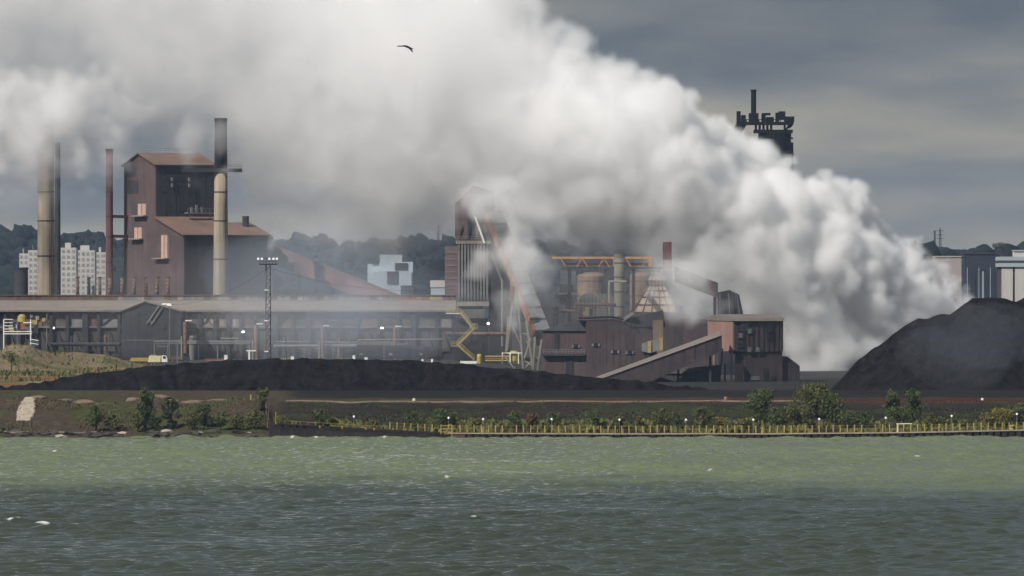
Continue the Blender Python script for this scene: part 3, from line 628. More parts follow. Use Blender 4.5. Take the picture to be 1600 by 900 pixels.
for y0, y1, x0_, x1_, m_ in ((401, 404.5, 862, 1022, mat('orange_paint', (.46, .24, .07), .7, .2, .3)), (417, 420, 876, 1034, dark)): MB().box(GX(x0_, D), GX(x1_, D), D - .6, D + .6, GZ(y1, D), GZ(y0, D)).build('girder', m_, t)
for k in range(9): x_ = 884 + 17 * k; MB().beam(P(x_, 417, D - .3), P(x_ + (8 if k % 2 else -8), 404, D - .3), .28).build('lattice_bar', mat('orange_paint', (0, 0, 0)), t)
MB().box(GX(884, D), GX(1015, D), D + .7, D + 1.2, GZ(416, D), GZ(411, D)).build('walkway', rustp, t)
for x_ in (958, 1013): MB().box(GX(x_, D), GX(x_ + 5, D), D - 1, D + 1, GZ(416, D), GZ(403, D)).build('trolley', mat('orange_paint', (0, 0, 0)), t)
for x_ in (890, 946, 990, 1030): MB().beam((GX(x_, D), D + .3, 2.2), (GX(x_, D), D + .3, GZ(420, D)), .9).build('column', slate, t)
t = thing('striped_stack', 'red and white banded square stack right of the crane girder', 'chimney', (GX(1043, D), D + 4, 2.2))
for y0, y1, m_ in ((378, 406, redst), (406.01, 424, whitep), (424.01, 445, redst)): MB().box(GX(1036, D), GX(1050, D), D + 3, D + 6, GZ(y1, D), GZ(y0, D)).build('band', m_, t)
MB().box(GX(1036, D), GX(1050, D), D + 3, D + 6, 2.2, GZ(445.01, D)).build('shaft', redst, t)
# pyramid hopper with a net of bands
D = 2060; s = D / F; hop = mat('hopper_panel', (.33, .26, .20), .85, .2, .4)
t = thing('pyramid_hopper', 'pinkish stepped pyramid hopper with a crown, half hidden in steam', 'hopper', (GX(1026, D), D, 2.2))
def ring(cx, hw, y): c = P(cx, y, D); return [(c.x - hw * s, D - hw * s * .7, c.z), (c.x + hw * s, D - hw * s * .7, c.z), (c.x + hw * s, D + hw * s * .7, c.z), (c.x - hw * s, D + hw * s * .7, c.z)]
rings = [(1024, 35, 489), (1024.5, 28.5, 476), (1025, 22.5, 464), (1026, 17, 454), (1026, 12, 446), (1026, 15, 438), (1026, 10, 430), (1026, 3.5, 425)]
for (c0, w0, y0), (c1_, w1, y1) in zip(rings, rings[1:]):
    lo, hi = ring(c0, w0 * .96, y0), ring(c1_, w1 * .96, y1)
    o = MB().add(lo + hi, [(0, 1, 2, 3), (4, 5, 6, 7), (0, 1, 5, 4), (1, 2, 6, 5), (2, 3, 7, 6), (3, 0, 4, 7)]).build('tier', hop, t)
    b = MB(); rl, rh = ring(c0, w0, y0), ring(c1_, w1, y1)
    for k in range(6): f_ = k / 5; b.beam(Vector(rl[0]).lerp(Vector(rl[1]), f_), Vector(rh[0]).lerp(Vector(rh[1]), f_), .18)
    b.beam(rl[0], rl[1], .3); b.build('frame', redst, o)
MB().box(GX(988, D), GX(1066, D), D - 6, D + 6, 2.2, GZ(487.2, D)).build('base', mauve, t)
# fan duct, banded
D = 2062; s = D / F
t = thing('elbow_duct', 'grey ribbed elbow duct bulging below the tan silo', 'duct', (GX(925, D), D, 2.2))
MB().prism([P(904, 500, D), P(904, 468, D), P(912, 459, D), P(930, 457, D), P(944, 470, D), P(948, 486, D), P(948, 502, D)], (0, 5, 0)).build('casing', greyb, t)
for k in range(7): MB().box(GX(936 + k * .8, D), GX(956 + k * .6, D), D + .5, D + 4, GZ(461.5 + 2.2 * k, D), GZ(459 + 2.2 * k, D)).build('fin', grey, t)
for k in range(6): MB().box(GX(907 + 6 * k, D), GX(907.8 + 6 * k, D), D - .1, D - .003, GZ(484, D), GZ(462, D)).build('seam', slate, t)
MB().box(GX(902, D), GX(950, D), D + .3, D + 5, 2.2, GZ(500, D)).build('base', slate, t)
D = 2052; t = thing('orange_machine', 'rust-orange machinery with pale patches at the foot of the elbow duct', 'machine', (GX(914, D), D, 2.2))
MB().box(GX(902, D), GX(928, D), D, D + 3, 2.2, GZ(494, D)).build('bed', orange, t)
for x_, y0, w_, m_ in ((903, 481, 8, rustp), (914, 480, 6, yelpale), (921, 483, 5, dark), (906, 487, 14, pinkp)): MB().box(GX(x_, D), GX(x_ + w_, D), D - .5 - .1 * (x_ % 3), D + 1, GZ(493.5, D), GZ(y0, D)).build('housing', m_, t)
D = 2300; t = thing('white_hut', 'small white hut with a red end wall left of the broad tan silo', 'hut', (GX(884, D), D, 2.2))
MB().box(GX(873, D), GX(889, D), D, D + 6, 2.2, GZ(444, D)).build('wall', whitep, t); MB().box(GX(889.1, D), GX(895, D), D - .2, D + 6, 2.2, GZ(445, D)).build('end_wall', redst, t)
MB().box(GX(872, D), GX(901, D), D - 1.2, D - .3, GZ(461, D), GZ(457.5, D)).build('awning', white, t)
MB().box(GX(876, D + 2), GX(900, D + 2), D + 7, D + 12, 2.2, GZ(424, D)).build('rear_block', palebl, t)
D = 2090; o = MB().box(GX(845, D), GX(903, D), D + 8, D + 18, 2.2, GZ(470, D)).build('dark_block', slate); tag(o, 'plain dark block behind the crusher house, left of the orange machine', 'building')
MB().prism([P(985, 496, 2000), P(1036, 485, 2000), P(1040, 512, 2000), P(1015, 511, 2000), P(975, 502, 2000)], (0, 10, 0)).build('roof', slate, o2 := thing('slate_hall', 'low slate-roofed hall with a pale verge below the pyramid hopper', 'building', (GX(1010, 2000), 2000, 2.2)))
MB().beam(P(967, 503, 1999), P(990, 489, 1999), 1.6, .8).build('verge', pale, o2); MB().box(GX(985, 2000), GX(1034, 2000), 2000.5, 2009, 2.2, GZ(511, 2000)).build('wall', slate, o2)
MB().box(GX(1020, 2000), GX(1036, 2000), 1999, 2000.4, 2.2, GZ(500, 2000)).build('pier', tanm, o2)
o = MB().box(GX(1037, 2120), GX(1108, 2120), 2120, 2130, 2.2, GZ(498, 2120)).build('brown_block', mauve); tag(o, 'plain mauve block behind the inclined conveyor, veiled by steam', 'building')

# ------------------------------------------------------------------ screening house (right) with inclined conveyor
D = 1850; s = D / F
t = thing('screen_house', 'tall mauve building on legs with a rounded orange end wall', 'building', (GX(1185, D), D, 2.2))
U2 = Vector((math.cos(R(24)), math.sin(R(24)), 0)); V2 = Vector((math.sin(R(24)), -math.cos(R(24)), 0))
cor2 = P(1145, 600, D); cor2.z = 0
def Q3(u, v, py): q = cor2 + U2 * u + V2 * v; return Vector((q.x, q.y, GZ(py, D)))
Lq = 80 * s / math.cos(R(24)); Wq = 37 * s / math.sin(R(24))
zt_, zb_ = GZ(501, D), GZ(549, D)
MB().hexa(Q3(.4, -.4, 0) * Vector((1, 1, 0)) + Vector((0, 0, zb_)) if False else up(Q3(.4, -.4, 549), zb_), U2 * (Lq - .4), V2 * .4, Vector((0, 0, zt_ - zb_))).build('front_wall', mauve, t)
prof = [(0, zb_)] + [(0, zt_)] + [(-Wq / 2 + Wq / 2 * math.cos(a_), zt_ + 1.45 * math.sin(a_)) for a_ in [math.pi * k / 10 for k in range(1, 10)]] + [(-Wq, zt_), (-Wq, zb_)]
orend = mat('salmon_cladding', (.27, .165, .135), .8, .12, .2, streak=.3)
MB().prism([up(Q3(0, v, 500), z) for v, z in prof], U2 * .4).build('end_wall', orend, t)
MB().prism([up(Q3(Lq - .4, v, 500), z) for v, z in prof], U2 * .4).build('rear_end_wall', mauve, t)
MB().hexa(up(Q3(.4, -Wq, 549), zb_), U2 * (Lq - .8), V2 * .4, Vector((0, 0, zt_ - zb_))).build('rear_wall', mauve, t)
pts = [(.5, zt_ - .1)] + [(-Wq / 2 + (Wq / 2 + .3) * math.cos(a_), zt_ + .12 + 1.5 * math.sin(a_)) for a_ in [math.pi * k / 10 for k in range(0, 11)]] + [(-Wq - .3, zt_)]
MB().prism([up(Q3(-.2, v, 500), z) for v, z in pts], U2 * (Lq + .5)).build('roof', mat('dusty_roof', (.165, .14, .125), .9, .15, .2), t)
for k in range(1, 10): q = up(Q3(Lq * k / 10, .02, 549), zb_); MB().hexa(q, U2 * .12, V2 * .12, Vector((0, 0, zt_ - zb_ - .2))).build('cladding_joint', slate, t)
for u_, y0, y1, w_, m_ in ((9.3, 522, 504, 2.0, glassd), (2.0, 518, 503, 2.4, slate), (9.3, 526, 523, 2.2, slate), (9.3, 531, 528, 2.2, slate), (1.2, 537, 533, 2.0, slate), (1.2, 542, 539, 2.0, slate)):
    MB().hexa(Q3(u_, .15, y0), U2 * w_, V2 * .1, Vector((0, 0, (y0 - y1) * s))).build('wall_panel', m_, t)
for u_, y_ in ((4.1, 521), (1.6, 528), (4.1, 551 - 1), (6.4, 551 - 1)):
    q = Q3(u_, .16, y_); w0 = MB().hexa(q, U2 * 1.0, V2 * .1, Vector((0, 0, 1.2))).build('window', greyb, t); MB().hexa(q + U2 * 1.15, U2 * .5, V2 * .08, Vector((0, 0, 1.2))).build('shutter', slate, w0)
# lower storey, legs, orange panel, lean-to
MB().hexa(up(Q3(3.6, -.8, 600), 2.2), U2 * (Lq - 3.7), V2 * .5, Vector((0, 0, zb_ - 2.2 - .02))).build('lower_wall', mauve, t)
MB().hexa(up(Q3(1.2, -1.2, 600), 2.2), U2 * 2.2, V2 * .4, Vector((0, 0, GZ(568, D) - 2.2))).build('orange_panel', orend, t)
MB().hexa(up(Q3(1.2, -1.2, 600), GZ(568, D)), U2 * 2.2, V2 * .4, Vector((0, 0, zb_ - GZ(568, D) - .02))).build('dark_panel', slate, t)
for u_, v_, m_ in ((.1, -1, conc), (-.3, -4, slate), (.1, -8, slate), (.4, -12, orend)): MB().beam(up(Q3(u_, v_, 600), 2.2), up(Q3(u_, v_, 600), zb_), .45).build('leg', m_, t)
MB().hexa(up(Q3(.2, -Wq, 549), zb_ - .6), U2 * 5, V2 * (Wq - .5), Vector((0, 0, .58))).build('floor_beam', slate, t)
MB().beam(P(1129, 545, D - 1), P(1123, 610, D - 1), .4).build('brace', slate, t)
MB().prism([up(Q3(Lq + .02, -1, 600), 2.2), up(Q3(Lq + .02, -1, 600), GZ(562, D)), up(Q3(Lq + 1.6, -1, 600), GZ(557, D)), up(Q3(Lq + 5.2, -1, 600), GZ(572, D)), up(Q3(Lq + 5.2, -1, 600), 2.2)], -V2 * 6).build('lean_to', mauve, t)
for u_, y0, y1, w_ in ((5.0, 594, 588, 2.6), (8.6, 600, 576, 1.4), (10.6, 594, 588, 1.6)): MB().hexa(Q3(u_, -.28, y0), U2 * w_, V2 * .1, Vector((0, 0, (y0 - y1) * s))).build('lower_window', dark if w_ < 2 else greyb, t)
# dark chute tower on the roof and sloping gallery
o = thing('dark_transfer_tower', 'dark ribbed transfer tower leaning behind the screening house roof', 'tower', (GX(1140, D), D + 155, 2.2)); D2 = D + 155
MB().prism([P(1122, 498, D2), P(1122, 457, D2), P(1140, 453, D2), P(1155, 460, D2), P(1163, 498, D2)], (0, 6, 0)).build('casing', slate, o)
MB().box(GX(1122, D2), GX(1163, D2), D2, D2 + 6, 2.2, GZ(498.01, D2)).build('shaft', slate, o)
for k in range(5): x_ = 1125 + 6.5 * k; MB().beam(P(x_ + (1.3 * k), 497, D2 - .1), P(x_ + .2 * k, 459, D2 - .1), .25, .25).build('rib', dark if k % 2 else greyb, o)
o = thing('upper_gallery', 'dark brown conveyor gallery rising out of the steam to the transfer tower', 'conveyor', (GX(1100, D2), D2 + 2, 2.2))
MB().prism([P(1055, 418, D2 + 8), P(1122, 443, D2 + 2), P(1122, 466, D2 + 2), P(1055, 440, D2 + 8)], (0, 4, 0)).build('gallery', mauve, o)
MB().prism([P(1055, 417, D2 + 7.8), P(1122, 442, D2 + 1.8), P(1122, 443, D2 + 1.8), P(1055, 418, D2 + 7.8)], (0, 4.4, 0)).build('roof', slate, o)
for x_, y_ in ((1117, 462),): MB().beam((GX(x_, D2 + 6), D2 + 6, 2.2), (GX(x_, D2 + 6), D2 + 6, GZ(y_, D2 + 6)), .8).build('leg', slate, o)
# inclined conveyor in front
D = 1845
t = thing('inclined_conveyor', 'mauve inclined conveyor gallery climbing right to the screening house', 'conveyor', (GX(1030, D), D, 2.2))
A, Q = P(925, 597, D - 6), P(1128, 524, D)
MB().prism([A, Q, P(1128, 549, D), P(1000, 603, D - 4), P(925, 612, D - 6)], (0, 3.4, 0)).build('side_wall', mauve, t)
MB().prism([A + Vector((0, -.3, .02)), Q + Vector((0, -.3, .02)), P(1126, 519, D - .3) + Vector((0, 2.2, .0)), P(925, 593.5, D - 6.3) + Vector((0, 2.2, 0))], (0, 2.2, .3)).build('roof', mat('dusty_roof', (0, 0, 0)), t)
for k in range(12): c = A.lerp(Q, (k + .5) / 12); MB().beam(c + Vector((0, -.06, -.1)), c + Vector((0, -.06, -3.4)), .14).build('cladding_joint', slate, t)
for x_, y_ in ((1000, 592), (1060, 575), (1110, 556)): MB().beam((GX(x_, D), D + 1.4, 2.2), (GX(x_, D), D + 1.4, GZ(y_, D)), .6).build('leg', slate, t)
t = thing('low_coal_shed', 'low dark ridged shed under the inclined conveyor', 'shed', (GX(1060, D), D + 6, 2.2)); D3 = D + 6
MB().prism([P(1010, 612, D3), P(1036, 583, D3), P(1068, 575, D3), P(1126, 570, D3), P(1126, 612, D3)], (0, 8, 0)).build('wall', slate, t)
MB().prism([P(1036, 583, D3 - .4), P(1068, 575, D3 - .4), P(1100, 577, D3 - .4), P(1066, 584, D3 - .4)], (0, .35, 0)).build('roof', grey, t)
MB().prism([P(1008, 597, D3 - 2), P(1030, 588, D3 - 2), P(1070, 602, D3 - 2), P(1070, 612, D3 - 2), P(1008, 612, D3 - 2)], (0, 1.5, 0)).build('annexe', slate, t)
MB().box(GX(1016, D3), GX(1026, D3), D3 - 2.2, D3 - 2.01, GZ(590, D3), GZ(588.5, D3)).build('skylight', greyb, t)
o = MB().box(GX(1130.5, 1800), GX(1140, 1800), 1800, 1800.25, GZ(610, 1800), GZ(603, 1800))
o.box(GX(1132, 1800), GX(1133, 1800), 1800.05, 1800.2, 2.2, GZ(610, 1800)).box(GX(1137.5, 1800), GX(1138.5, 1800), 1800.05, 1800.2, 2.2, GZ(610, 1800))
sg = thing('lit_sign', 'small glowing white board at the foot of the screening house', 'sign', (GX(1135, 1800), 1800, 2.2))
MB().box(GX(1130.5, 1800), GX(1140, 1800), 1800, 1800.25, GZ(610, 1800), GZ(603, 1800)).build('board', mat('lit_board', (.9, .9, .88), emit=1.3), sg)
for x_ in (1132, 1138): MB().box(GX(x_, 1800), GX(x_ + .8, 1800), 1800.05, 1800.2, 2.2, GZ(610, 1800) - .002).build('post', slate, sg)

# ------------------------------------------------------------------ blast furnace top behind the plume
D = 2520; s = D / F
t = thing('blast_furnace', 'black blast furnace top with a slim stack rising above the steam', 'blast furnace', (GX(1205, D), D, 2.2))
black = mat('black_steel', (.010, .010, .012), .85, .3, .3, spec=.05)
def bb(nm, x0_, x1_, y0, y1, d0, d1, m_=black): return MB().box(GX(x0_, D), GX(x1_, D), D + d0, D + d1, GZ(y1, D), GZ(y0, D)).build(nm, m_, t)
MB().tube((GX(1177.5, D), D, GZ(188, D)), (GX(1177.5, D), D, GZ(141, D)), 4.2 * s, 4 * s, 16).build('stack', black, t)
MB().tube((GX(1177.5, D), D, GZ(142, D)), (GX(1177.5, D), D, GZ(140, D)), 4.8 * s, 4.8 * s, 16).build('stack_rim', black, t)
bb('top_deck', 1151, 1239, 191, 195, -6, 6)
for k, (x0_, x1_, y0, y1) in enumerate(((1151, 1157, 174, 191), (1158, 1165, 180, 191), (1170, 1185, 177, 191), (1190, 1196, 178, 191), (1197, 1209, 183, 191), (1212, 1217, 176, 191), (1217, 1227, 174, 186), (1226, 1241, 182, 191), (1191, 1204, 176.5, 180))): bb('top_housing', x0_, x1_, y0, y1 - .02, -3 + .3 * k, 2 + .3 * k)
for x_ in (1181, 1187, 1193, 1199, 1205): MB().beam(P(x_, 195, D - 4), P(x_, 204, D - 4), .8).build('deck_post', black, t)
bb('throat_deck', 1178, 1238, 203, 208, -5, 5)
MB().lathe((GX(1210, D), D, 0), [(34 * s, 2.2), (34 * s, GZ(330, D)), (29 * s, GZ(260, D)), (25 * s, GZ(208, D))], 20).build('furnace_shell', black, t)
bb('rear_deck', 1222, 1239, 223, 227, -4, 4); bb('rear_housing', 1230, 1236, 207, 216, -2, 2); bb('rear_deck', 1226, 1239, 215, 217, -3, 3)
for (xa_, ya, xb_, yb) in ((1226, 195, 1226, 340), (1238, 224, 1239, 340), (1235, 193, 1225, 207), (1233, 216, 1233, 224), (1238, 195, 1232, 200), (1236, 227, 1230, 244)): MB().beam(P(xa_, ya, D - 3), P(xb_, yb, D - 3), .7).build('frame_post', black, t)
for yy in (240, 258, 280): bb('gallery_deck', 1170, 1240, yy, yy + 3, -5, 5)
for k in range(14): MB().beam(P(1153 + 6.6 * k, 191, D - 6), P(1153 + 6.6 * k, 187, D - 6), .3).build('rail_post', black, t)
MB().beam(P(1152, 187, D - 6), P(1239, 187, D - 6), .3).build('guard_rail', black, t)
MB().beam(P(1160, 192, D + 3), P(1075, 330, D + 10), 2.6).build('skip_bridge', black, t)

# ------------------------------------------------------------------ pipework, rails and small plant
def pipe_run(lab, pts, D, r, m, posts=()):
    c = P(*pts[0], D); t = thing('pipe_run', lab, 'pipe', (c.x, D, 2.2))
    for a, q in zip(pts, pts[1:]): MB().tube(P(*a, D), P(*q, D), r, r, 8).build('pipe', m, t)
    for a in pts: MB().blob(P(*a, D), r * 1.25, r * 1.25, r * 1.25, 1, 1, 0).build('joint', m, t)
    for px, py in posts: MB().beam((GX(px, D), D + r, 2.2), (GX(px, D), D + r, GZ(py, D)), .3).build('support', slate, t)
pipe_run('thick rusty pipe crossing in front of the tan silos', [(872, 486), (900, 486), (900, 476), (960, 476)], 2048, .45, rustp, ((880, 486), (930, 476)))
pipe_run('pale pipe rising beside the ringed grey stack', [(952, 505), (952, 440), (978, 440)], 2058, .3, whitep, ((975, 440),))
pipe_run('dark pipe run along the roof of the crusher house', [(905, 497), (957, 495), (973, 499)], 1953, .28, dark)
pipe_run('grey pipe bending down the right side of the ribbed tower', [(770, 400), (785, 440), (785, 540)], 2056, .4, greyb)
pipe_run('rusty gas main along the foot of the ribbed tower', [(700, 522), (790, 522)], 2046, .6, rustp, ((712, 522), (755, 522)))
pipe_run('long dark gas main low before the left half of the shed', [(80, 538), (186, 538)], 2072, .55, slate, ((90, 538), (120, 538), (150, 538), (180, 538)))
pipe_run('second grey main low before the right half of the shed', [(430, 541), (556, 541)], 2068, .5, greyb, ((440, 541), (470, 541), (500, 541), (540, 541)))
pipe_run('thin white steam line above the black rail wagons', [(560, 531), (690, 530)], 2062, .18, whitep, ((575, 531), (610, 531), (650, 530), (680, 530)))
def roof_rail(lab, a, q, D, n):
    A, Q = P(*a, D), P(*q, D); t = thing('roof_rail', lab, 'railing', A)
    for h in (.6, 1.15): MB().beam(A + Vector((0, 0, h)), Q + Vector((0, 0, h)), .09).build('rail', greyb, t)
    me_ = MB().box(-.05, .05, -.05, .05, 0, 1.15).mesh('post', greyb)
    for i in range(n): inst('post', me_, t, A.lerp(Q, i / (n - 1)))
roof_rail('thin guard rail along the ledge of the crusher house annexe', (849, 553), (913, 553), 1948.9, 14)
roof_rail('guard rail along the ridge of the steel shop roof', (222, 238), (300, 238), 2172, 12)
roof_rail('guard rail on the ledge under the ribbed tower', (713, 471), (764, 471), 2059.4, 12)
roof_rail('guard rail on top of the ribbed wall below the head house', (712, 376), (766, 376), 2059.5, 12)
for i, (px, w_, y0, D, m_, lab) in enumerate(((112, 5, 528, 2078, slate, 'small dark tank before the left end of the shed'), (165, 6, 526, 2078, rustp, 'small rusty tank left of the black gabled shed'), (300, 9, 527, 2076, greyb, 'grey drum right of the black gabled shed'), (445, 7, 530, 2076, slate, 'dark drum right of the lamp mast'), (530, 7, 529, 2074, rustp, 'rusty drum between two standpipes'), (868, 8, 480, 2046, greyb, 'grey tank left of the orange machine'))):
    s = D / F; x_ = GX(px, D); t = thing('tank', lab, 'tank', (x_, D, 2.2)); r = w_ * s / 2; zt_ = GZ(y0, D)
    MB().lathe((x_, D, 0), [(r, 2.2), (r, zt_), (r * .7, zt_ + .35), (.15, zt_ + .5)], 16).build('vessel', m_, t)
    for k in range(2): z = zt_ - .5 - 1.6 * k; MB().lathe((x_, D, 0), [(r * 1.04, z), (r * 1.04, z + .15)], 16).build('hoop', dark, t)
    MB().tube((x_ + r + .2, D, 2.2), (x_ + r + .2, D, zt_ + .8), .1, .1, 6).build('riser', greyb, t)
for i, (pa, pb, D) in enumerate((((419, 418), (712, 452), 1990), ((265, 476), (419, 418), 1990))):
    A, Q = P(*pa, D), P(*pb, D); b = MB(); pr = A
    for k in range(1, 13): f = k / 12; c = A.lerp(Q, f) - Vector((0, 0, 5 * f * (1 - f) * 2)); b.beam(pr, c, .05); pr = c
    tag(b.build('overhead_cable', dark), ('thin cable sagging from the lamp mast to the ribbed tower', 'thin cable sagging from the lamp mast to the thin pole')[i], 'cable')

# ------------------------------------------------------------------ yard things in front of the long shed
D = 2070
t = thing('pipe_bridge', 'long low pipe bridge of grey pipes in front of the shed', 'pipe rack', (GX(400, D), D, 5.8))
for y_, xa, xb in ((533.5, 240, 392), (536.5, 262, 390), (529, 345, 372), (534, 432, 480), (535, 505, 616), (538, 520, 640)):
    MB().tube(P(xa, y_, D), P(xb, y_, D), .22, .22, 8).build('pipe', greyb, t)
for x_ in (241, 277, 310, 340, 390, 440, 475, 520, 560, 600, 636): MB().beam((GX(x_, D), D + .3, 5.8), (GX(x_, D), D + .3, GZ(532 if x_ < 430 else 533, D)), .3).build('post', greyb, t)
for i, (px, yt, yb_, w_) in enumerate(((289, 503, 540, 7), (400, 508, 548, 8), (504, 511, 547, 7), (617, 512, 545, 6))):
    D = 2066; t = thing('rust_standpipe', f'{ORD[i]} from the left of the four rust-orange standpipes before the shed', 'standpipe', (GX(px, D), D, 5.8), 'rusty standpipes before the shed'); c = P(px, yt, D); s = D / F
    MB().lathe((c.x, c.y, 0), [(w_ * s * .42, 5.8), (w_ * s * .42, c.z)], 14).build('pipe', orange, t, smooth=False)
    MB().box(c.x + .1, c.x + 1.9, c.y - .8, c.y - .3, c.z + .2, c.z + .55).build('cap_arm', white, t)
    MB().tube((c.x - .9, c.y - .6, 5.8), (c.x - .9, c.y - .6, GZ(yt + 22, D)), .22, .22, 8).build('side_pipe', conc, t)
    for k in range(3): z = c.z - 1.4 - 2 * k; MB().lathe((c.x, c.y, 0), [(w_ * s * .5, z), (w_ * s * .5, z + .22)], 14).build('flange', rustp, t)
# dark rail wagons
for i, (xa, xb, yt) in enumerate(((556, 598, 541), (602, 645, 540), (649, 692, 541))):
    D = 2058; s = D / F; t = thing('rail_wagon', f"{('left', 'middle', 'right')[i]} one of three black rail wagons before the shed", 'rail wagon', (GX((xa + xb) / 2, D), D, 5.8), 'rail wagons before the shed')
    x0_, x1_ = GX(xa, D), GX(xb, D); zt_ = GZ(yt, D)
    MB().prism([(x0_, D, 7.0), (x1_, D, 7.0), (x1_ - .3, D, zt_), (x0_ + .3, D, zt_)], (0, 3, 0)).build('body', slate, t)
    MB().box(x0_ - .3, x1_ + .3, D + .2, D + 2.8, 6.55, 6.98).build('frame', dark, t)
    for k in range(8): xx = x0_ + .4 + (x1_ - x0_ - .8) * k / 7; MB().box(xx - .08, xx + .08, D - .14, D - .003, 7.05, zt_ - .2).build('rib', dark, t)
    for k in (.12, .24, .76, .88):
        xx = x0_ + (x1_ - x0_) * k; MB().tube((xx, D + .2, 6.3), (xx, D + .45, 6.3), .48, .48, 14).build('wheel', dark, t)
    MB().box(x0_ + 1, x0_ + 2.0, D - .2, D - .15, 7.6, 8.1).build('plate', whitep, t)
# white boxes, portals, posts
for i, (px, y0, y1, w_, D, lab) in enumerate(((353, 542, 555, 5, 1990, 'tall white cabinet right of the orange bollards'), (457, 543, 554, 5, 1990, 'white cabinet right of the lamp mast'),
        (553, 549, 562, 4, 1985, 'cream post-like cabinet below the second lit lamp'), (572, 546, 556, 5, 1985, 'white cabinet on a post beside the black rail wagons'),
        (660, 550, 557, 3, 1985, 'left one of two small cream drums before the wagons'), (675, 550, 557, 3, 1985, 'right one of two small cream drums before the wagons'))):
    s = D / F; t = thing('cabinet', lab, 'cabinet', (GX(px, D), D, 5.9)); x_ = GX(px, D); h = w_ * s / 2
    zt_ = 5.9 + (y1 - y0) * s
    MB().box(x_ - h, x_ + h, D - h, D + h, 6.1, zt_).build('casing', white, t); MB().box(x_ - h * 1.15, x_ + h * 1.15, D - h * 1.15, D + h * 1.15, 5.9, 6.09).build('plinth', conc, t)
    MB().box(x_ - h * 1.12, x_ + h * 1.12, D - h * 1.12, D + h * 1.12, zt_ + .01, zt_ + .12).build('lid', greyb, t)
D = 1930; s = D / F; t = thing('white_portal', 'white goalpost-shaped portal left of the lamp mast foot', 'portal', (GX(394, D), D, 5.9))
MB().box(GX(388, D), GX(390.5, D), D, D + .4, 5.9, GZ(549, D)).build('post', white, t); MB().box(GX(397, D), GX(399, D), D, D + .4, 5.9, GZ(549, D)).build('post', brown, t); MB().box(GX(385, D), GX(400, D), D - .05, D + .45, GZ(549, D) + .01, GZ(547, D)).build('lintel', white, t)
for g, (xa, n_, m_, lab) in enumerate(((321, 9, orange, 'rust-orange bollard in the row left of the white cabinet'), (428, 8, yelpale, 'faded yellow bollard in the row right of the lamp mast'), (532, 6, yelpale, 'faded yellow bollard in the row before the wagons'))):
    D = 1990; me_ = MB().lathe((0, 0, 0), [(.16, 0), (.16, 1.3), (.08, 1.42)], 8).mesh('bollard', m_)
    for k in range(n_):
        o = bpy.data.objects.new('bollard', me_); COL.objects.link(o); o.location = (GX(xa + 3.7 * k, D), D, 5.9); tag(o, f'{lab}, {ORD[k]} from the left', 'bollard', ('orange bollards by the shed', 'yellow bollards by the lamp mast', 'yellow bollards before the wagons')[g])
for px, xb, D, lab in ((345, 385, 2062, 'long flat concrete slab by the portal'), (660, 700, 1985, 'pale concrete loading slab before the wagons')):
    o = MB().box(GX(px - 22, D), GX(px + 22, D), D - 2, D + 4, 5.7, 6.25).build('loading_slab', conc); tag(o, lab, 'slab')
# pole beside the black gable
D = 2000; t = thing('thin_pole', 'thin lamp pole standing before the black gabled shed', 'pole', (GX(265, D), D, 5.9))
MB().tube((GX(265, D), D, 5.9), (GX(265, D), D, GZ(478, D)), .2, .12, 8).build('shaft', greyb, t); MB().box(GX(261, D), GX(268, D), D - .4, D + .2, GZ(477.8, D), GZ(475, D)).build('lamp_head', lampoff, t)
# vehicles on the yard at the left
def truck(px, D, L_, lab, body, cab, tall):
    s = D / F; x_ = GX(px, D); t = thing('works_truck', lab, 'truck', (x_, D, zg(x_, D))); z = zg(x_, D)
    MB().box(x_ - L_ / 2, x_ + L_ / 2, D, D + 2.2, z + .55, z + .95).build('chassis', dark, t)
    MB().prism([(x_ - L_ / 2, D - .05, z + .96), (x_ + L_ * .15, D - .05, z + .96), (x_ + L_ * .18, D - .05, z + tall), (x_ - L_ / 2 + .3, D - .05, z + tall)], (0, 2.3, 0)).build('body', body, t)
    cb = MB().prism([(x_ + L_ * .22, D, z + .96), (x_ + L_ / 2, D, z + .96), (x_ + L_ / 2, D, z + 1.9), (x_ + L_ * .42, D, z + 2.7), (x_ + L_ * .22, D, z + 2.7)], (0, 2.2, 0)).build('cab', cab, t)
    MB().prism([(x_ + L_ * .29, D - .03, z + 1.8), (x_ + L_ * .46, D - .03, z + 1.8), (x_ + L_ * .41, D - .03, z + 2.5), (x_ + L_ * .29, D - .03, z + 2.5)], (0, .02, 0)).build('window', glassd, cb)
    for k in (-.34, -.16, .34):
        w_ = MB().tube((x_ + L_ * k, D - .1, z + .5), (x_ + L_ * k, D + .3, z + .5), .5, .5, 14).build('wheel', dark, t); MB().tube((x_ + L_ * k, D - .13, z + .5), (x_ + L_ * k, D - .1, z + .5), .22, .22, 10).build('hub', greyb, w_)
truck(225, 1935, 7.5, 'yellow works truck left of the pale dumper on the sandy yard', yellow, yelpale, 1.9)
truck(246, 1915, 5.0, 'pale cream dumper with a white frame right of the yellow truck', mat('cream_paint', (.62, .58, .36), .6, .1, .4), white, 2.6)
truck(276, 1990, 7.0, 'rusty flatbed truck parked under the black gable', rustp, slate, 1.7)
D = 1990; t = thing('pipe_rack', 'white rectangular pipe rack behind the trucks', 'pipe rack', (GX(258, D), D, 5.9))
for x_ in (241, 262, 277): MB().beam((GX(x_, D), D, 5.9), (GX(x_, D), D, GZ(532, D)), .24).build('post', greyb, t)
for y_ in (532, 536.5): MB().beam(P(240, y_, D), P(280, y_, D), .24).build('bar', greyb, t)
MB().beam(P(245, 541, D), P(264, 541, D), .3).build('bar', greyb, t)
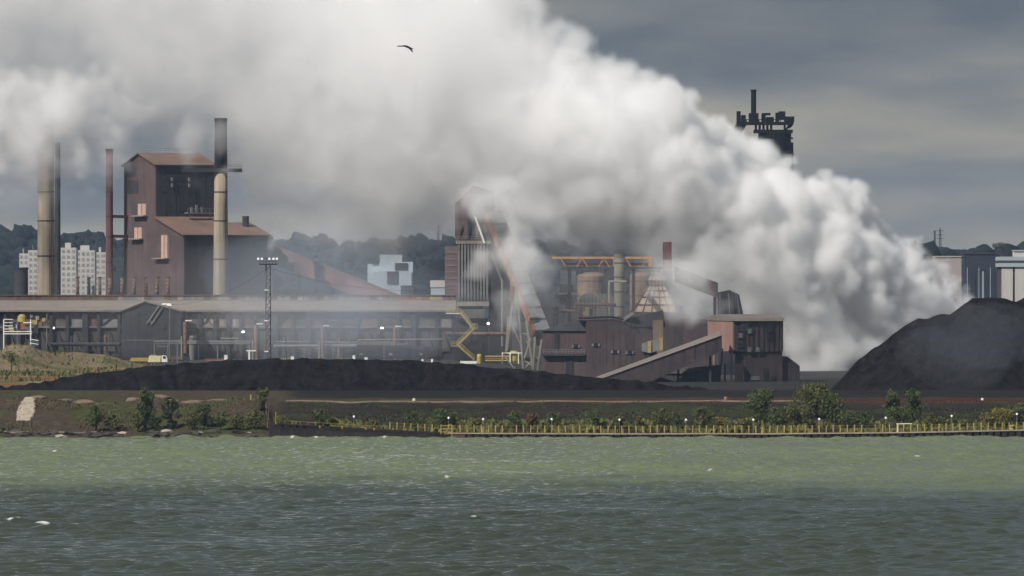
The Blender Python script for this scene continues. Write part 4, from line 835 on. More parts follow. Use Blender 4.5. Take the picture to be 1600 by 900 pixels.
# drilling rig with scaffold frame
D = 1880; s = D / F; xr = GX(40, D); zr0 = zg(xr, D)
t = thing('scaffold_rig', 'yellow machine in a blue and white scaffold frame at the left edge', 'machine', (xr, D, zr0))
zA, zB = GZ(518, D), GZ(499, D)
for x_ in (6, 27, 48): MB().beam((GX(x_, D), D - .5, zr0 - 2), (GX(x_, D), D - .5, zB), .28).build('post', white if x_ != 27 else blue, t)
for y_ in (499, 504, 509, 514): MB().beam(P(6, y_, D - .5), P(20, y_, D - .5), .2).build('bar', white, t)
for y_ in (518, 521.5, 504): MB().beam(P(6 if y_ > 510 else 36, y_, D - .55), P(50, y_, D - .55), .24).build('bar', white, t)
MB().box(GX(24, D), GX(44, D), D, D + 2, GZ(515, D), GZ(503, D)).build('engine', orange, t)
MB().lathe((GX(34, D), D + 1, 0), [(.9, GZ(506, D)), (1.3, GZ(503, D)), (1.1, GZ(495, D)), (.5, GZ(491, D))], 14).build('hopper', yellow, t)
for k, (xa, ya, w_, h, m_) in enumerate(((20, 503, 5, 8, slate), (25, 507, 3, 6, white), (14, 511, 8, 6, yelpale), (42, 512, 7, 9, blue), (50, 500, 8, 7, yelpale), (56, 494, 5, 6, whitep), (60, 503, 6, 7, rustp), (66, 497, 5, 5, yelpale), (47, 492, 4, 5, greyb), (54, 512, 6, 10, slate))):
    MB().box(GX(xa, D), GX(xa + w_, D), D - .3 - .05 * k, D + 1, GZ(ya + h, D), GZ(ya, D)).build('machine_box', m_, t)
MB().box(GX(40, D), GX(62, D), D + .2, D + 2.5, zr0 - 1, GZ(520, D)).build('base', slate, t)
MB().beam(P(73, 540, D), P(73, 490, D), .18).build('mast', greyb, t)
for k in range(4): MB().beam(P(47, 530 + 3 * k, D - .6), P(60, 532 + 3 * k, D - .6), .2).build('step', blue if k % 2 else white, t)

# ------------------------------------------------------------------ far things
def tower_block(px0, px1, yt, D, lab, rows, colsn, m=towerw, pan=None, parent=None):
    s = D / F; x0_, x1_ = GX(px0, D), GX(px1, D); zt_ = GZ(yt, D); t = thing('apartment_block', lab, 'building', ((x0_ + x1_) / 2, D, 6))
    MB().box(x0_, x1_, D, D + 16, 6, zt_).build('wall', m, t); MB().box(x0_ + 2, x1_ - 3, D + 3, D + 9, zt_ + .01, zt_ + 2.6).build('roof_house', m, t)
    MB().box(x0_ - .2, x1_ + .2, D - .2, D + 16.2, zt_, zt_ + .5).build('parapet', m, t) if False else None
    wz = 1.5
    me_ = MB().box(0, (x1_ - x0_) / colsn * .55, -.15, -.01, 0, wz).mesh('window', mat('far_window', (.29, .285, .275), .5, .2, .3))
    for r in range(rows):
        for c_ in range(colsn): inst('window', me_, t, (x0_ + (x1_ - x0_) * (c_ + .22) / colsn, D, zt_ - 2.6 - r * 2.95))
    return t
tower_block(95, 119, 387, 3800, 'white apartment block with stepped balconies right of the cream chimney', 8, 3)
tower_block(119, 148, 391, 3830, 'white apartment block in the middle of the far group', 8, 4)
tower_block(148, 166, 394, 3860, 'white apartment block just left of the red stack', 7, 2)
tower_block(44, 59, 391, 3800, 'pale apartment block just left of the cream chimney', 8, 2)
tower_block(30, 44, 396, 3840, 'low pale apartment block nearest the left edge', 7, 2)
D = 3300; t = thing('stepped_offices', 'pale blue stepped office block with dark square bays', 'building', (GX(608, D), D, 6))
for x0_, x1_, y_, d in ((576, 628, 424, 0), (592, 628, 398, 3), (615, 645, 409, 1.5), (574, 592, 412, 4), (628, 643, 424.5, -.5)): MB().box(GX(x0_, D), GX(x1_, D), D + d, D + 14 + d, 6, GZ(y_, D)).build('block', palebl, t)
for x0_, x1_, y0, y1, d in ((605, 622, 424, 444, -.2), (617, 637, 411, 422, 1.3), (577, 592, 400, 408, 2.7), (626, 645, 446, 460, -1.0)): MB().box(GX(x0_, D), GX(x1_, D), D + d - .2, D + d, GZ(y1, D), GZ(y0, D)).build('dark_bay', slate, t)
D = 3000; o = thing('white_shed', 'small white shed left of the pink brick tower', 'shed', (GX(684, D), D, 6)); MB().box(GX(673, D), GX(696, D), D, D + 10, 6, GZ(449, D)).build('wall', palebl, o); MB().box(GX(672, D), GX(697, D), D - .3, D + 10, GZ(448.9, D), GZ(438, D)).build('upper_wall', towerw, o)
D = 2600; t = thing('brick_tower', 'narrow pink brick tower just left of the ribbed tower', 'building', (GX(704, D), D, 6)); MB().box(GX(695, D), GX(716, D), D, D + 8, 6, GZ(385, D)).build('wall', pinkbr, t)
for k in range(6): MB().box(GX(695.2, D), GX(716, D), D - .15, D - .01, GZ(396 + 10 * k, D), GZ(393 + 10 * k, D)).build('window_band', mat('pale_band', (.19, .145, .135)), t)
# right-hand distance
D = 3600; t = thing('pink_warehouse', 'long pinkish-white warehouse among trees at far right', 'building', (GX(1482, D), D, 6)); MB().box(GX(1461, D), GX(1504, D), D, D + 20, 6, GZ(401.5, D)).build('wall', mat('pinkish_wall', (.36, .31, .30), .9, .1, .05), t); MB().box(GX(1460.5, D), GX(1504.5, D), D - .4, D + 20, GZ(401.4, D), GZ(400, D)).build('roof', towerw, t)
D = 2700; t = thing('white_mill', 'tall white mill with a pale blue roof band at the right edge', 'building', (GX(1590, D), D, 6))
for x0_, x1_ in ((1565, 1582.5), (1586, 1604), (1607.5, 1660)): MB().box(GX(x0_, D), GX(x1_, D), D, D + .5, 6, GZ(417, D)).build('wall_panel', towerw, t)
MB().box(GX(1564, D), GX(1660, D), D + .51, D + 20, 6, GZ(417, D)).build('wall', mauve, t)
for y0, y1, m_ in ((401, 407, palebl), (407.02, 411, slate), (411.02, 416.9, palebl)): MB().box(GX(1561, D), GX(1662, D), D - .6, D + 20, GZ(y1, D), GZ(y0, D)).build('roof_band', m_, t)
MB().box(GX(1586, D), GX(1650, D), D + 6, D + 14, GZ(401, D) + .01, GZ(392, D)).build('roof_house', towerw, t); MB().box(GX(1585, D), GX(1651, D), D + 5.5, D + 14.5, GZ(392, D) + .01, GZ(390.5, D)).build('roof_cap', palebl, t)
D = 2900; o = MB().box(GX(1534.8, D), GX(1537, D), D, D + .5, 6, GZ(424, D)).build('thin_white_mast', palebl); tag(o, 'thin pale mast left of the white mill', 'mast')
stack('far_stack', 'small dark stack on the wooded ridge at far right', 1460.5, 3.4, 3, 361, 460, 4200, slate)
def pylon(px, yt, yb, D, lab, w_):
    s = D / F; x_ = GX(px, D); zt_, z0_ = GZ(yt, D), GZ(yb + 12, D); t = thing('pylon', lab, 'pylon', (x_, D, z0_)); w0, w1 = w_ * s, .35 * s
    b = MB(); n_ = 9
    for sx in (-1, 1):
        for sy in (-1, 1): b.beam((x_ + sx * w0, D + sy * w0, z0_), (x_ + sx * w1, D + sy * w1, zt_), .32)
    for i in range(n_):
        f0, f1 = i / n_, (i + 1) / n_; h = lambda f: (w0 + (w1 - w0) * f, z0_ + (zt_ - z0_) * f); (a0, za), (a1, zb2) = h(f0), h(f1)
        b.beam((x_ - a0, D - a0, za), (x_ + a1, D - a1, zb2), .2); b.beam((x_ + a0, D - a0, za), (x_ - a1, D - a1, zb2), .2)
    b.build('lattice', slate, t)
    for f in (.62, .76, .9): z = z0_ + (zt_ - z0_) * f; MB().beam((x_ - w_ * 2.1 * s, D, z), (x_ + w_ * 2.1 * s, D, z), .32).build('cross_arm', slate, t)
pylon(1469, 356, 388, 4300, 'lattice power pylon on the ridge at far right', 2.4); pylon(685, 351, 376, 5200, 'lattice power pylon on the wooded hill left of the ribbed tower', 2.2)
# hill and woods
leafm = mat('far_foliage', (.016, .021, .020), .95, .4, .05, spec=.05)
def hill_h(px): return np.interp(px, [-800, -100, 0, 40, 90, 200, 300, 420, 460, 500, 560, 600, 640, 720, 900, 1200, 1400, 1500, 1560, 1620, 2000, 2600], [372, 366, 368, 366, 372, 382, 386, 384, 380, 382, 392, 385, 384, 385, 388, 392, 396, 398, 402, 408, 408, 404])
hx = np.arange(-1300, 1500, 22.0); hd = np.array([0, 30, 80, 200, 500, 900]) ; HX, HD = np.meshgrid(hx, hd, indexing='ij')
HP = 800 + HX * F / 5400; hh = EYE + (HZ - hill_h(HP)) * 5400 / F
HZ_ = 6 + (hh - 6) * np.interp(HD, [0, 30, 80, 200, 500, 900], [0, .25, .6, .96, 1, .9]); structure(grid_mesh('hill', HX, 5200 + HD, HZ_, leafm))
rnd = random.Random(8); b = MB(); rows = []
for i in range(1300):
    px = rnd.uniform(-160, 1800); f = rnd.random() ** .7; d_ = 5200 + f * 230; top = float(hill_h(px)); zz = 6 + (GZ(top, 5400) - 6) * float(np.interp(d_ - 5200, [0, 30, 80, 200, 500], [0, .25, .6, .96, 1])); r_ = rnd.uniform(3, 6.5)
    b.blob((GX(px, d_), d_, zz + r_ * .35), r_ * rnd.uniform(.8, 1.3), r_, r_ * rnd.uniform(.75, 1.25), i, 2, .4)
wd = b.build('distant_woodland', leafm, smooth=True); tag(wd, 'dark wooded ridge along the horizon behind the works', 'woodland', kind='stuff')
b = MB()
for i in range(170):
    px = rnd.uniform(1395, 1760); d_ = rnd.uniform(3750, 4400); top = 388 + rnd.uniform(0, 4); zz = GZ(top, d_) - rnd.uniform(3, 34); r_ = rnd.uniform(4, 7)
    b.blob((GX(px, d_), d_, zz), r_ * rnd.uniform(.9, 1.5), r_, r_ * rnd.uniform(.8, 1.2), 1000 + i, 2, .4)
for i in range(150):
    px = rnd.uniform(-40, 720); d_ = rnd.uniform(4100, 4900); zz = rnd.uniform(8, 30); r_ = rnd.uniform(6, 11)
    b.blob((GX(px, d_), d_, zz), r_ * 1.3, r_, r_, 1300 + i, 2, .4)
wd = b.build('distant_woodland', leafm, smooth=True); tag(wd, 'darker belt of trees lower down in front of the ridge', 'woodland', kind='stuff')
D = 2950; t = thing('blue_hall', 'dark blue-grey industrial hall between the plume and the white mill', 'building', (GX(1535, D), D, 6)); bluc = mat('blue_cladding', (.030, .040, .058), .85, .2, .1, streak=.3)
MB().box(GX(1507, D), GX(1560, D), D, D + 20, 3, GZ(397, D)).build('wall', bluc, t); MB().box(GX(1506, D), GX(1561, D), D - .4, D + 20.4, GZ(397, D) + .01, GZ(394.5, D)).build('roof', slate, t)
for k in range(8): MB().box(GX(1511 + 6 * k, D), GX(1511.9 + 6 * k, D), D - .3, D - .01, 3, GZ(418 + 3 * (k % 3), D)).build('rib', slate if k % 3 else palebl, t)

# ------------------------------------------------------------------ trees and bushes
leaf_mats = {k: mat('leaves_' + k, c, .9, .55, .9) for k, c in (('green', (.075, .098, .030)), ('olive', (.105, .108, .036)), ('yellow', (.17, .155, .04)), ('dark', (.045, .062, .026)), ('rust', (.17, .095, .038)))}
bark = mat('bark', (.06, .045, .035), .95, .3, 1.5)
def plant(name, px, ybase, ytop, wpx, D, kind, lab, cat, seed, n=520, loose=.5, grp=None):
    rr = random.Random(seed); s = D / F; x_ = GX(px, D); z0_ = zg(x_, D) if name != 'x' else 0; h = (ybase - ytop) * s; w_ = wpx * s / 2
    t = thing(name, lab, cat, (x_, D, z0_), grp)
    b = MB(); b.tube((x_, D, z0_ - .2), (x_ + rr.uniform(-.2, .2), D, z0_ + h * .62), .05 * h * .55 + .03, .02 * h + .02, 7)
    tips = []
    for k in range(7):
        a_ = rr.uniform(0, 6.28); z1_ = z0_ + h * rr.uniform(.12, .5); q = Vector((x_ + math.cos(a_) * w_ * rr.uniform(.4, .85), D + math.sin(a_) * w_ * .8, z1_ + h * rr.uniform(.15, .42))); tips.append(q); b.tube((x_, D, z1_), q, .02 * h + .02, .015, 5)
    b.build('trunk', bark, t)
    cl = [(q.x, q.y, q.z, rr.uniform(.28, .5)) for q in tips] + [(x_ + rr.gauss(0, .33) * w_, D + rr.gauss(0, .3) * w_, z0_ + h * (rr.random() ** .8 * .82 + .1), rr.uniform(.22, .42)) for _ in range(9)]
    cl.append((x_ + rr.uniform(-.2, .2) * w_, D, z0_ + h * .9, .25))
    vs, fs = [], []
    for i in range(n):
        cx_, cy_, cz_, r_ = cl[i % len(cl)]; r_ *= w_ * 1.05
        while True:
            d = Vector((rr.uniform(-1, 1), rr.uniform(-1, 1), rr.uniform(-1, 1)))
            if d.length < 1: break
        d = d * (1 + loose * rr.random() ** 3)
        c = Vector((cx_ + d.x * r_, cy_ + d.y * r_, cz_ + d.z * min(r_ * 1.1, h * .3)))
        if c.z < z0_ + .05: c.z = z0_ + .05 + rr.random() * .3
        if c.z > z0_ + h * 1.05: c.z = z0_ + h * rr.uniform(.7, 1.05)
        sz = rr.uniform(.08, .2) * (1 + .05 * h); a_ = Vector((rr.gauss(0, 1), rr.gauss(0, 1), rr.gauss(0, 1))).normalized(); e_ = a_.orthogonal().normalized(); e2 = a_.cross(e_)
        o_ = len(vs); vs += [c - e_ * sz, c + e2 * sz * .6, c + e_ * sz, c - e2 * sz * .6]; fs.append((o_, o_ + 1, o_ + 2, o_ + 3))
    me_ = bpy.data.meshes.new('crown'); org = ORG[t.name]; me_.from_pydata([tuple(v - org) for v in vs], [], fs); me_.materials.append(leaf_mats[kind])
    o = bpy.data.objects.new('crown', me_); COL.objects.link(o); o.parent = t; return t
PL = [  # px, base row, top row, width, distance, leaf, kind
 (440, 665, 640, 26, 1274, 'olive'), (500, 664, 632, 26, 1282, 'green'), (520, 664, 648, 18, 1284, 'olive'), (585, 666, 652, 16, 1282, 'olive'), (648, 666, 641, 34, 1284, 'green'), (685, 668, 637, 46, 1282, 'green'), (705, 668, 644, 22, 1284, 'olive'),
 (745, 668, 652, 18, 1282, 'yellow'), (803, 668, 640, 26, 1282, 'green'), (832, 670, 648, 22, 1284, 'rust'), (864, 670, 645, 26, 1282, 'green'), (926, 670, 645, 28, 1284, 'green'), (968, 670, 650, 18, 1282, 'olive'), (1000, 672, 652, 14, 1282, 'yellow'), (1032, 672, 644, 36, 1284, 'olive'),
 (1060, 672, 652, 20, 1283, 'green'), (1098, 672, 640, 34, 1285, 'olive'), (1128, 672, 655, 22, 1283, 'yellow'), (1165, 672, 655, 24, 1283, 'yellow'), (1190, 672, 617, 48, 1290, 'green'), (1212, 670, 640, 30, 1284, 'green'), (1242, 672, 630, 40, 1286, 'olive'), (1275, 670, 616, 62, 1300, 'olive'),
 (1300, 670, 625, 44, 1292, 'green'), (1320, 672, 645, 34, 1284, 'green')]
lk = {'green': 'mid green', 'olive': 'olive green', 'yellow': 'yellowish', 'dark': 'dark green', 'rust': 'rusty brown'}
for i, (px, yb, yt, w_, D, kd) in enumerate(PL): plant('quay_tree' if yb - yt > 40 else 'quay_bush', px, yb, yt, w_, D, kd, f"{lk[kd]} {'tree' if yb - yt > 40 else 'bush'}, {ORD[i]} plant from the left along the quay", 'tree' if yb - yt > 40 else 'bush', 40 + i, int(380 + (yb - yt) * w_ * .9), grp='plants along the quay')
PL2 = [(1345, 672, 648, 30, 1284, 'green'), (1392, 672, 624, 28, 1296, 'green'), (1402, 668, 640, 40, 1288, 'green'), (1425, 672, 622, 30, 1296, 'green'), (1452, 672, 650, 26, 1284, 'olive'), (1470, 670, 652, 20, 1284, 'green'), (1505, 668, 655, 20, 1282, 'olive'), (1545, 667, 645, 28, 1284, 'yellow'), (1568, 667, 640, 34, 1286, 'yellow'), (1592, 668, 636, 44, 1288, 'olive'), (1630, 668, 640, 40, 1288, 'green')]
for i, (px, yb, yt, w_, D, kd) in enumerate(PL2): plant('quay_tree' if yb - yt > 40 else 'quay_bush', px, yb, yt, w_, D, kd, f"{lk[kd]} {'tree' if yb - yt > 40 else 'bush'} below the coal pile, {ORD[len(PL2) - 1 - i]} from the right edge", 'tree' if yb - yt > 40 else 'bush', 140 + i, int(380 + (yb - yt) * w_ * .9), grp='plants below the coal pile')
PL3 = [(-14, 683, 655, 30, 1268, 'olive'), (150, 682, 640, 24, 1268, 'green'), (175, 682, 655, 30, 1269, 'olive'), (226, 684, 615, 30, 1270, 'green'), (215, 684, 650, 24, 1267, 'olive'), (268, 682, 634, 26, 1272, 'dark'), (240, 684, 660, 26, 1267, 'dark'), (300, 682, 655, 28, 1270, 'olive'), (320, 682, 650, 40, 1274, 'dark'), (345, 682, 655, 26, 1270, 'green'), (370, 682, 660, 26, 1270, 'olive'), (397, 680, 650, 26, 1272, 'olive'), (408, 668, 625, 22, 1284, 'olive')]
for i, (px, yb, yt, w_, D, kd) in enumerate(PL3): plant('shore_tree' if yb - yt > 40 else 'shore_bush', px, yb, yt, w_, D, kd, f"{lk[kd]} {'tree' if yb - yt > 40 else 'bush'}, {ORD[i]} plant from the left on the earth bank", 'tree' if yb - yt > 40 else 'bush', 240 + i, int(380 + (yb - yt) * w_ * .9), grp='plants on the earth bank')
for i, (px, yb, yt, w_, D, kd, lab) in enumerate(((18, 556, 524, 30, 1740, 'green', 'round green bush under the scaffold rig'), (885, 480, 458, 34, 2085, 'dark', 'dark tree squeezed between silo and dark block'), (1556, 388, 378, 14, 3600, 'dark', 'left of two dark trees above the white mill'), (1566, 392, 376, 14, 3600, 'dark', 'right of two dark trees above the white mill'))):
    t = plant('background_tree', px, yb, yt, w_, D, kd, lab, 'tree', 400 + i, 700)
    if i == 1: t.location.z = GZ(482, D)
    if i > 1: t.location.z = GZ(yb + 2, D)
# grass and weeds on slopes
rr = np.random.default_rng(9)
def weeds(name, n, px0, px1, d0, d1, lab, colr, hmin, hmax):
    px = rr.uniform(px0, px1, n * 3); D_ = rr.uniform(d0, d1, n * 3); x_ = (px - 800) * D_ / F
    ok = fbm(x_ / 6, D_ / 8, 66, 3) > rr.uniform(-.25, .45, n * 3); x_, D_ = x_[ok][:n], D_[ok][:n]; n = len(x_)
    z_ = ground_z(x_, D_); h = rr.uniform(hmin, hmax, n); a_ = rr.uniform(0, 3.14, n); dx, dy = np.cos(a_) * h * .4, np.sin(a_) * h * .4; lx = rr.normal(size=n) * h * .3
    vs = np.stack([np.stack(q, -1) for q in ((x_ - dx, D_ - dy, z_ - .03), (x_ + dx, D_ + dy, z_ - .03), (x_ + dx * .5 + lx, D_ + dy * .5, z_ + h), (x_ - dx * .6 + lx, D_ - dy * .6, z_ + h * .8))], 1).reshape(-1, 3)
    me_ = bpy.data.meshes.new(name); me_.from_pydata(vs.tolist(), [], np.arange(4 * n).reshape(-1, 4).tolist()); me_.materials.append(colr); o = bpy.data.objects.new(name, me_); COL.objects.link(o); tag(o, lab, 'grass', kind='stuff')
weeds('weeds', 4200, 440, 1680, 1278, 1327, 'rough weeds covering the dark slope behind the quay', leaf_mats['dark'], .12, .4)
weeds('scrub', 5200, 445, 1680, 1277, 1292, 'low tangled olive scrub between the quay bushes', leaf_mats['olive'], .3, 1.0)
weeds('bank_grass', 4500, -60, 425, 1266, 1303, 'sparse dry grass on the brown earth bank', mat('dry_grass', (.10, .085, .045), .95, .4, 1.), .12, .4)
weeds('quay_grass', 4200, 700, 1660, 1268.5, 1276, 'tall yellow-green grass behind the quay railing', mat('reed_green', (.12, .115, .032), .95, .4, .9), .4, 1.0)
weeds('yard_grass', 2600, -40, 330, 1560, 1850, 'patchy grass on the sandy mounds behind the coal berm', leaf_mats['olive'], .25, .8)

# ------------------------------------------------------------------ quay
t = thing('quay_wall', 'dark sheet-pile quay wall along the water with a pale coping', 'quay', (GX(1000, SHORE), SHORE, 0))
steel = mat('quay_steel', (.026, .020, .018), .7, .35, .4, streak=.5)
def ytop(px): return np.interp(px, [430, 445, 640, 700, 1000, 1100, 1180, 1400, 1480, 1600, 1900], [663, 664, 675, 678, 679, 678.5, 679, 677, 675.5, 673, 668])
pile = MB().prism([(-.62, 0, -1.2), (-.35, -.4, -1.2), (.35, -.4, -1.2), (.62, 0, -1.2)], (0, 0, 1)).mesh('sheet_pile', steel)
edges = list(np.arange(426, 1720, 11.0))
for px in edges:
    o = inst('sheet_pile', pile, t, (GX(px, SHORE), SHORE, 0)); hz_ = GZ(float(ytop(px)), SHORE) + .0; o.location.z = 0 - ORG[t.name].z + 0; o.scale.z = hz_ + 1.2; o.location.z = -1.2 + 1.2 * o.scale.z
cop = mat('quay_coping', (.34, .28, .21), .9, .2, .5)
yedge = mat('yellow_edge', (.40, .25, .05), .8, .35, .6)
prev = None
for px in list(range(432, 700, 30)) + list(range(700, 1730, 45)):
    if prev is not None:
        a, q = P(prev, float(ytop(prev)), SHORE), P(px, float(ytop(px)), SHORE)
        MB().prism([a + Vector((.02, -.5, 0)), q + Vector((-.02, -.5, 0)), q + Vector((-.02, -.5, .2)), a + Vector((.02, -.5, .2))], (0, 1.6 if px > 700 else 1.2, 0)).build('coping_stone', cop if px > 705 else steel, t)
    prev = px
hull = thing('moored_pontoon', 'dark low pontoon moored at the left end of the quay', 'pontoon', (GX(560, SHORE - 4), SHORE - 4, 0)); Dh = SHORE - 4
MB().prism([P(420, 686, Dh), P(428, 668, Dh), P(560, 672, Dh), P(704, 680.5, Dh), P(706, 686, Dh)], (0, 3.2, 0)).build('hull', steel, hull)
for k in range(13): px = 436 + 20 * k; a = P(px, 668 + (px - 428) * .044, Dh); MB().box(a.x - .12, a.x + .12, Dh - .12, Dh - .003, .1, a.z - .1).build('hull_rib', dark, hull)
MB().beam(P(428, 667.6, Dh), P(560, 671.6, Dh), .2).build('gunwale', steel, hull); MB().beam(P(560, 671.6, Dh), P(704, 680, Dh), .2).build('gunwale', steel, hull)
for x_, y_ in ((500, 668), (535, 669), (572, 671), (585, 671.5)): a = P(x_, y_ + 2, Dh + .6); MB().lathe((a.x, a.y, 0), [(.14, a.z), (.14, a.z + .4), (.24, a.z + .42), (.2, a.z + .55)], 10).build('bollard', yedge, hull)
dk = thing('mooring_raft', 'small reddish mooring raft with a yellow ladder at the quay', 'raft', (GX(706, SHORE - 3), SHORE - 3, 0)); Dh = SHORE - 3
MB().prism([P(684, 679, Dh), P(727, 680, Dh), P(725, 686.5, Dh), P(690, 686.5, Dh)], (0, 1.9, 0)).build('deck', mat('red_wood', (.10, .05, .045), .9, .3, .6), dk)
for x_ in (689, 698, 706): MB().beam(P(x_, 684, Dh), P(x_ + (3 if x_ == 698 else 0), 663, Dh), .16).build('rail_post', yellow, dk)
for y_ in (665, 670, 675): MB().beam(P(688, y_, Dh), P(707, y_, Dh), .13).build('rail', yellow, dk)
MB().beam(P(693, 682, Dh - .1), P(703, 663, Dh - .1), .18).build('ladder_side', yellow, dk)
# yellow railing
Dq = SHORE + 1.9; t = thing('quay_railing', 'yellow post-and-rail fence along the quay edge', 'fence', (GX(1150, Dq), Dq, 1.7))
qyel = mat('weathered_yellow', (.44, .34, .09), .8, .3, .8, streak=.4)
pst = MB().box(-.085, .085, -.085, .085, 0, 1.25).mesh('post', qyel)
for i, px in enumerate(np.arange(609, 1660, 11.0)):
    x_ = GX(px, Dq); z_ = GZ(float(ytop(px)), SHORE) + .25
    if abs(px - 695) < 14: continue
    if i in (17, 41, 68): continue
    inst('post', pst, t, (x_, Dq, z_), rot=(0, R(random.Random(i).gauss(0, 2.2)), 0), m=(yelpale if (i * 7) % 5 == 0 else None))
for z in (.62, 1.12):
    b = MB(); pr = None
    for px in np.arange(609, 1665, 22.0):
        q = Vector((GX(px, Dq), Dq, GZ(float(ytop(px)), SHORE) + .25 + z))
        if pr is not None: b.beam(pr, q, .035)
        pr = q
    b.build('rail', mat('rail_yellow', (.22, .17, .05), .8, .3, .8), t)
b = MB(); pr = None
for px in range(445, 612, 12):
    q = Vector((GX(px, Dq), Dq, GZ(float(ytop(px)), SHORE) + .7)); b.beam(q - Vector((0, 0, .5)), q, .06)
    if pr is not None: b.beam(pr, q, .05)
    pr = q
b.build('low_rail', yedge, t)
for i, (px, py) in enumerate(((553, 651), (701, 653), (755, 655), (862, 655), (968, 656), (1072, 656), (1177, 656), (1280, 655), (1384, 653), (1487, 650), (1589, 647))):
    D = SHORE + 4.5; x_ = GX(px, D); z_ = zg(x_, D); c = P(px, py, D)
    t = thing('quay_lamp', f'{ORD[i]} white-headed lamp post from the left along the quay', 'lamp post', (x_, D, z_), 'lamp posts along the quay')
    MB().tube((x_, D, z_), (x_, D, c.z - .2), .06, .05, 8).build('post', greyb, t)
    MB().lathe((x_, D, 0), [(.06, c.z - .2), (.17, c.z - .1), (.18, c.z + .08), (.07, c.z + .2)], 12).build('globe', lampoff, t)
kerb = thing('concrete_kerb', 'thin pale concrete kerb line above the dark slope', 'kerb', (GX(830, 1328), 1328, 5.2)); prev = None
for px in range(446, 1330, 34):
    q = Vector((GX(px, 1328), 1328, zg(GX(px, 1328), 1328)))
    if prev is not None: MB().prism([prev + Vector((.03, 0, -.3)), q + Vector((-.03, 0, -.3)), q + Vector((-.03, 0, .24)), prev + Vector((.03, 0, .24))], (0, .5, 0)).build('kerb_stone', mat('kerb_concrete', (.24, .19, .15), .9, .25, .4), kerb)
    prev = q
def small(name, px, py, D, lab, cat, parts, base=True):
    x_ = GX(px, D); z_ = zg(x_, D); t = thing(name, lab, cat, (x_, D, z_))
    for nm, w_, z0_, z1_, m_ in parts: MB().lathe((x_, D, 0), [(w_, z_ + z0_), (w_, z_ + z1_ * .7 + z0_ * .3), (w_ * .6, z_ + z1_)], 10).build(nm, m_, t)
small('marker_drum', 647, 626, 1335, 'small cream marker drum on the kerb line, left of centre', 'drum', (('drum', .32, .0, .75, mat('cream_paint', (0, 0, 0))), ('foot', .4, -.1, .05, conc)))
small('marker_drum', 1134, 629, 1335, 'glowing-orange marker drum at the right end of the red earth', 'drum', (('drum', .35, .0, .8, orange), ('foot', .45, -.1, .05, conc)))
small('marker_drum', 1535, 634, 1335, 'small white marker drum below the coal pile', 'drum', (('drum', .25, .0, .6, white), ('foot', .3, -.1, .05, conc)))
small('mooring_post', 392, 632, 1302, 'yellow mooring post on the crest of the earth bank', 'post', (('post', .16, 0, 1.1, yellow), ('foot', .3, -.1, .05, conc)))
small('mooring_bollard', 1581, 660, SHORE + 5, 'large yellow quay bollard near the right edge', 'bollard', (('body', .38, 0, 1.2, yellow), ('cap', .44, 1.2, 1.5, yelpale)))
small('mooring_bollard', 1192, 671, SHORE + 3, 'yellow quay bollard below the tall dark bush', 'bollard', (('body', .3, 0, .9, yellow), ('cap', .36, .9, 1.1, yelpale)))
small('mooring_bollard', 755, 668, SHORE + 3, 'yellow quay bollard beside the third lamp post', 'bollard', (('body', .28, 0, .9, yellow), ('cap', .34, .9, 1.1, yelpale)))
D = SHORE + 4; t = thing('white_barrier', 'white swing barrier pole lying across the quay', 'barrier', (GX(1413, D), D, zg(GX(1413, D), D)))
MB().tube(P(1401, 662.5, D), P(1425, 662, D), .09, .07, 8).build('pole', white, t); MB().box(GX(1401, D), GX(1403.5, D), D - .15, D + .15, zg(GX(1402, D), D), GZ(661.5, D)).build('stand', white, t); MB().box(GX(1423, D), GX(1423.8, D), D - .05, D + .05, zg(GX(1423, D), D), GZ(662.2, D)).build('rest', greyb, t)
for i, (px, yt, yb_, D, m_, lab) in enumerate(((416, 617, 640, 1290, greyb, 'thin grey pole with a white lamp on the bank end'), (431, 647, 664, 1268, yedge, 'yellowish mooring pole at the left end of the quay'), (418, 634, 664, 1276, rustp, 'leaning rusty post beside the quay end'))):
    x_ = GX(px, D); t = thing('bank_pole', lab, 'pole', (x_, D, zg(x_, D))); MB().tube((x_, D, zg(x_, D) - .2), (x_ + (.3 if i == 2 else 0), D, GZ(yt, D)), .11, .09, 8).build('shaft', m_, t); MB().lathe((x_ + (.3 if i == 2 else 0), D, 0), [(.12, GZ(yt, D)), (.16, GZ(yt, D) + .1), (.1, GZ(yt, D) + .3)], 8).build('head', white if i == 0 else m_, t)
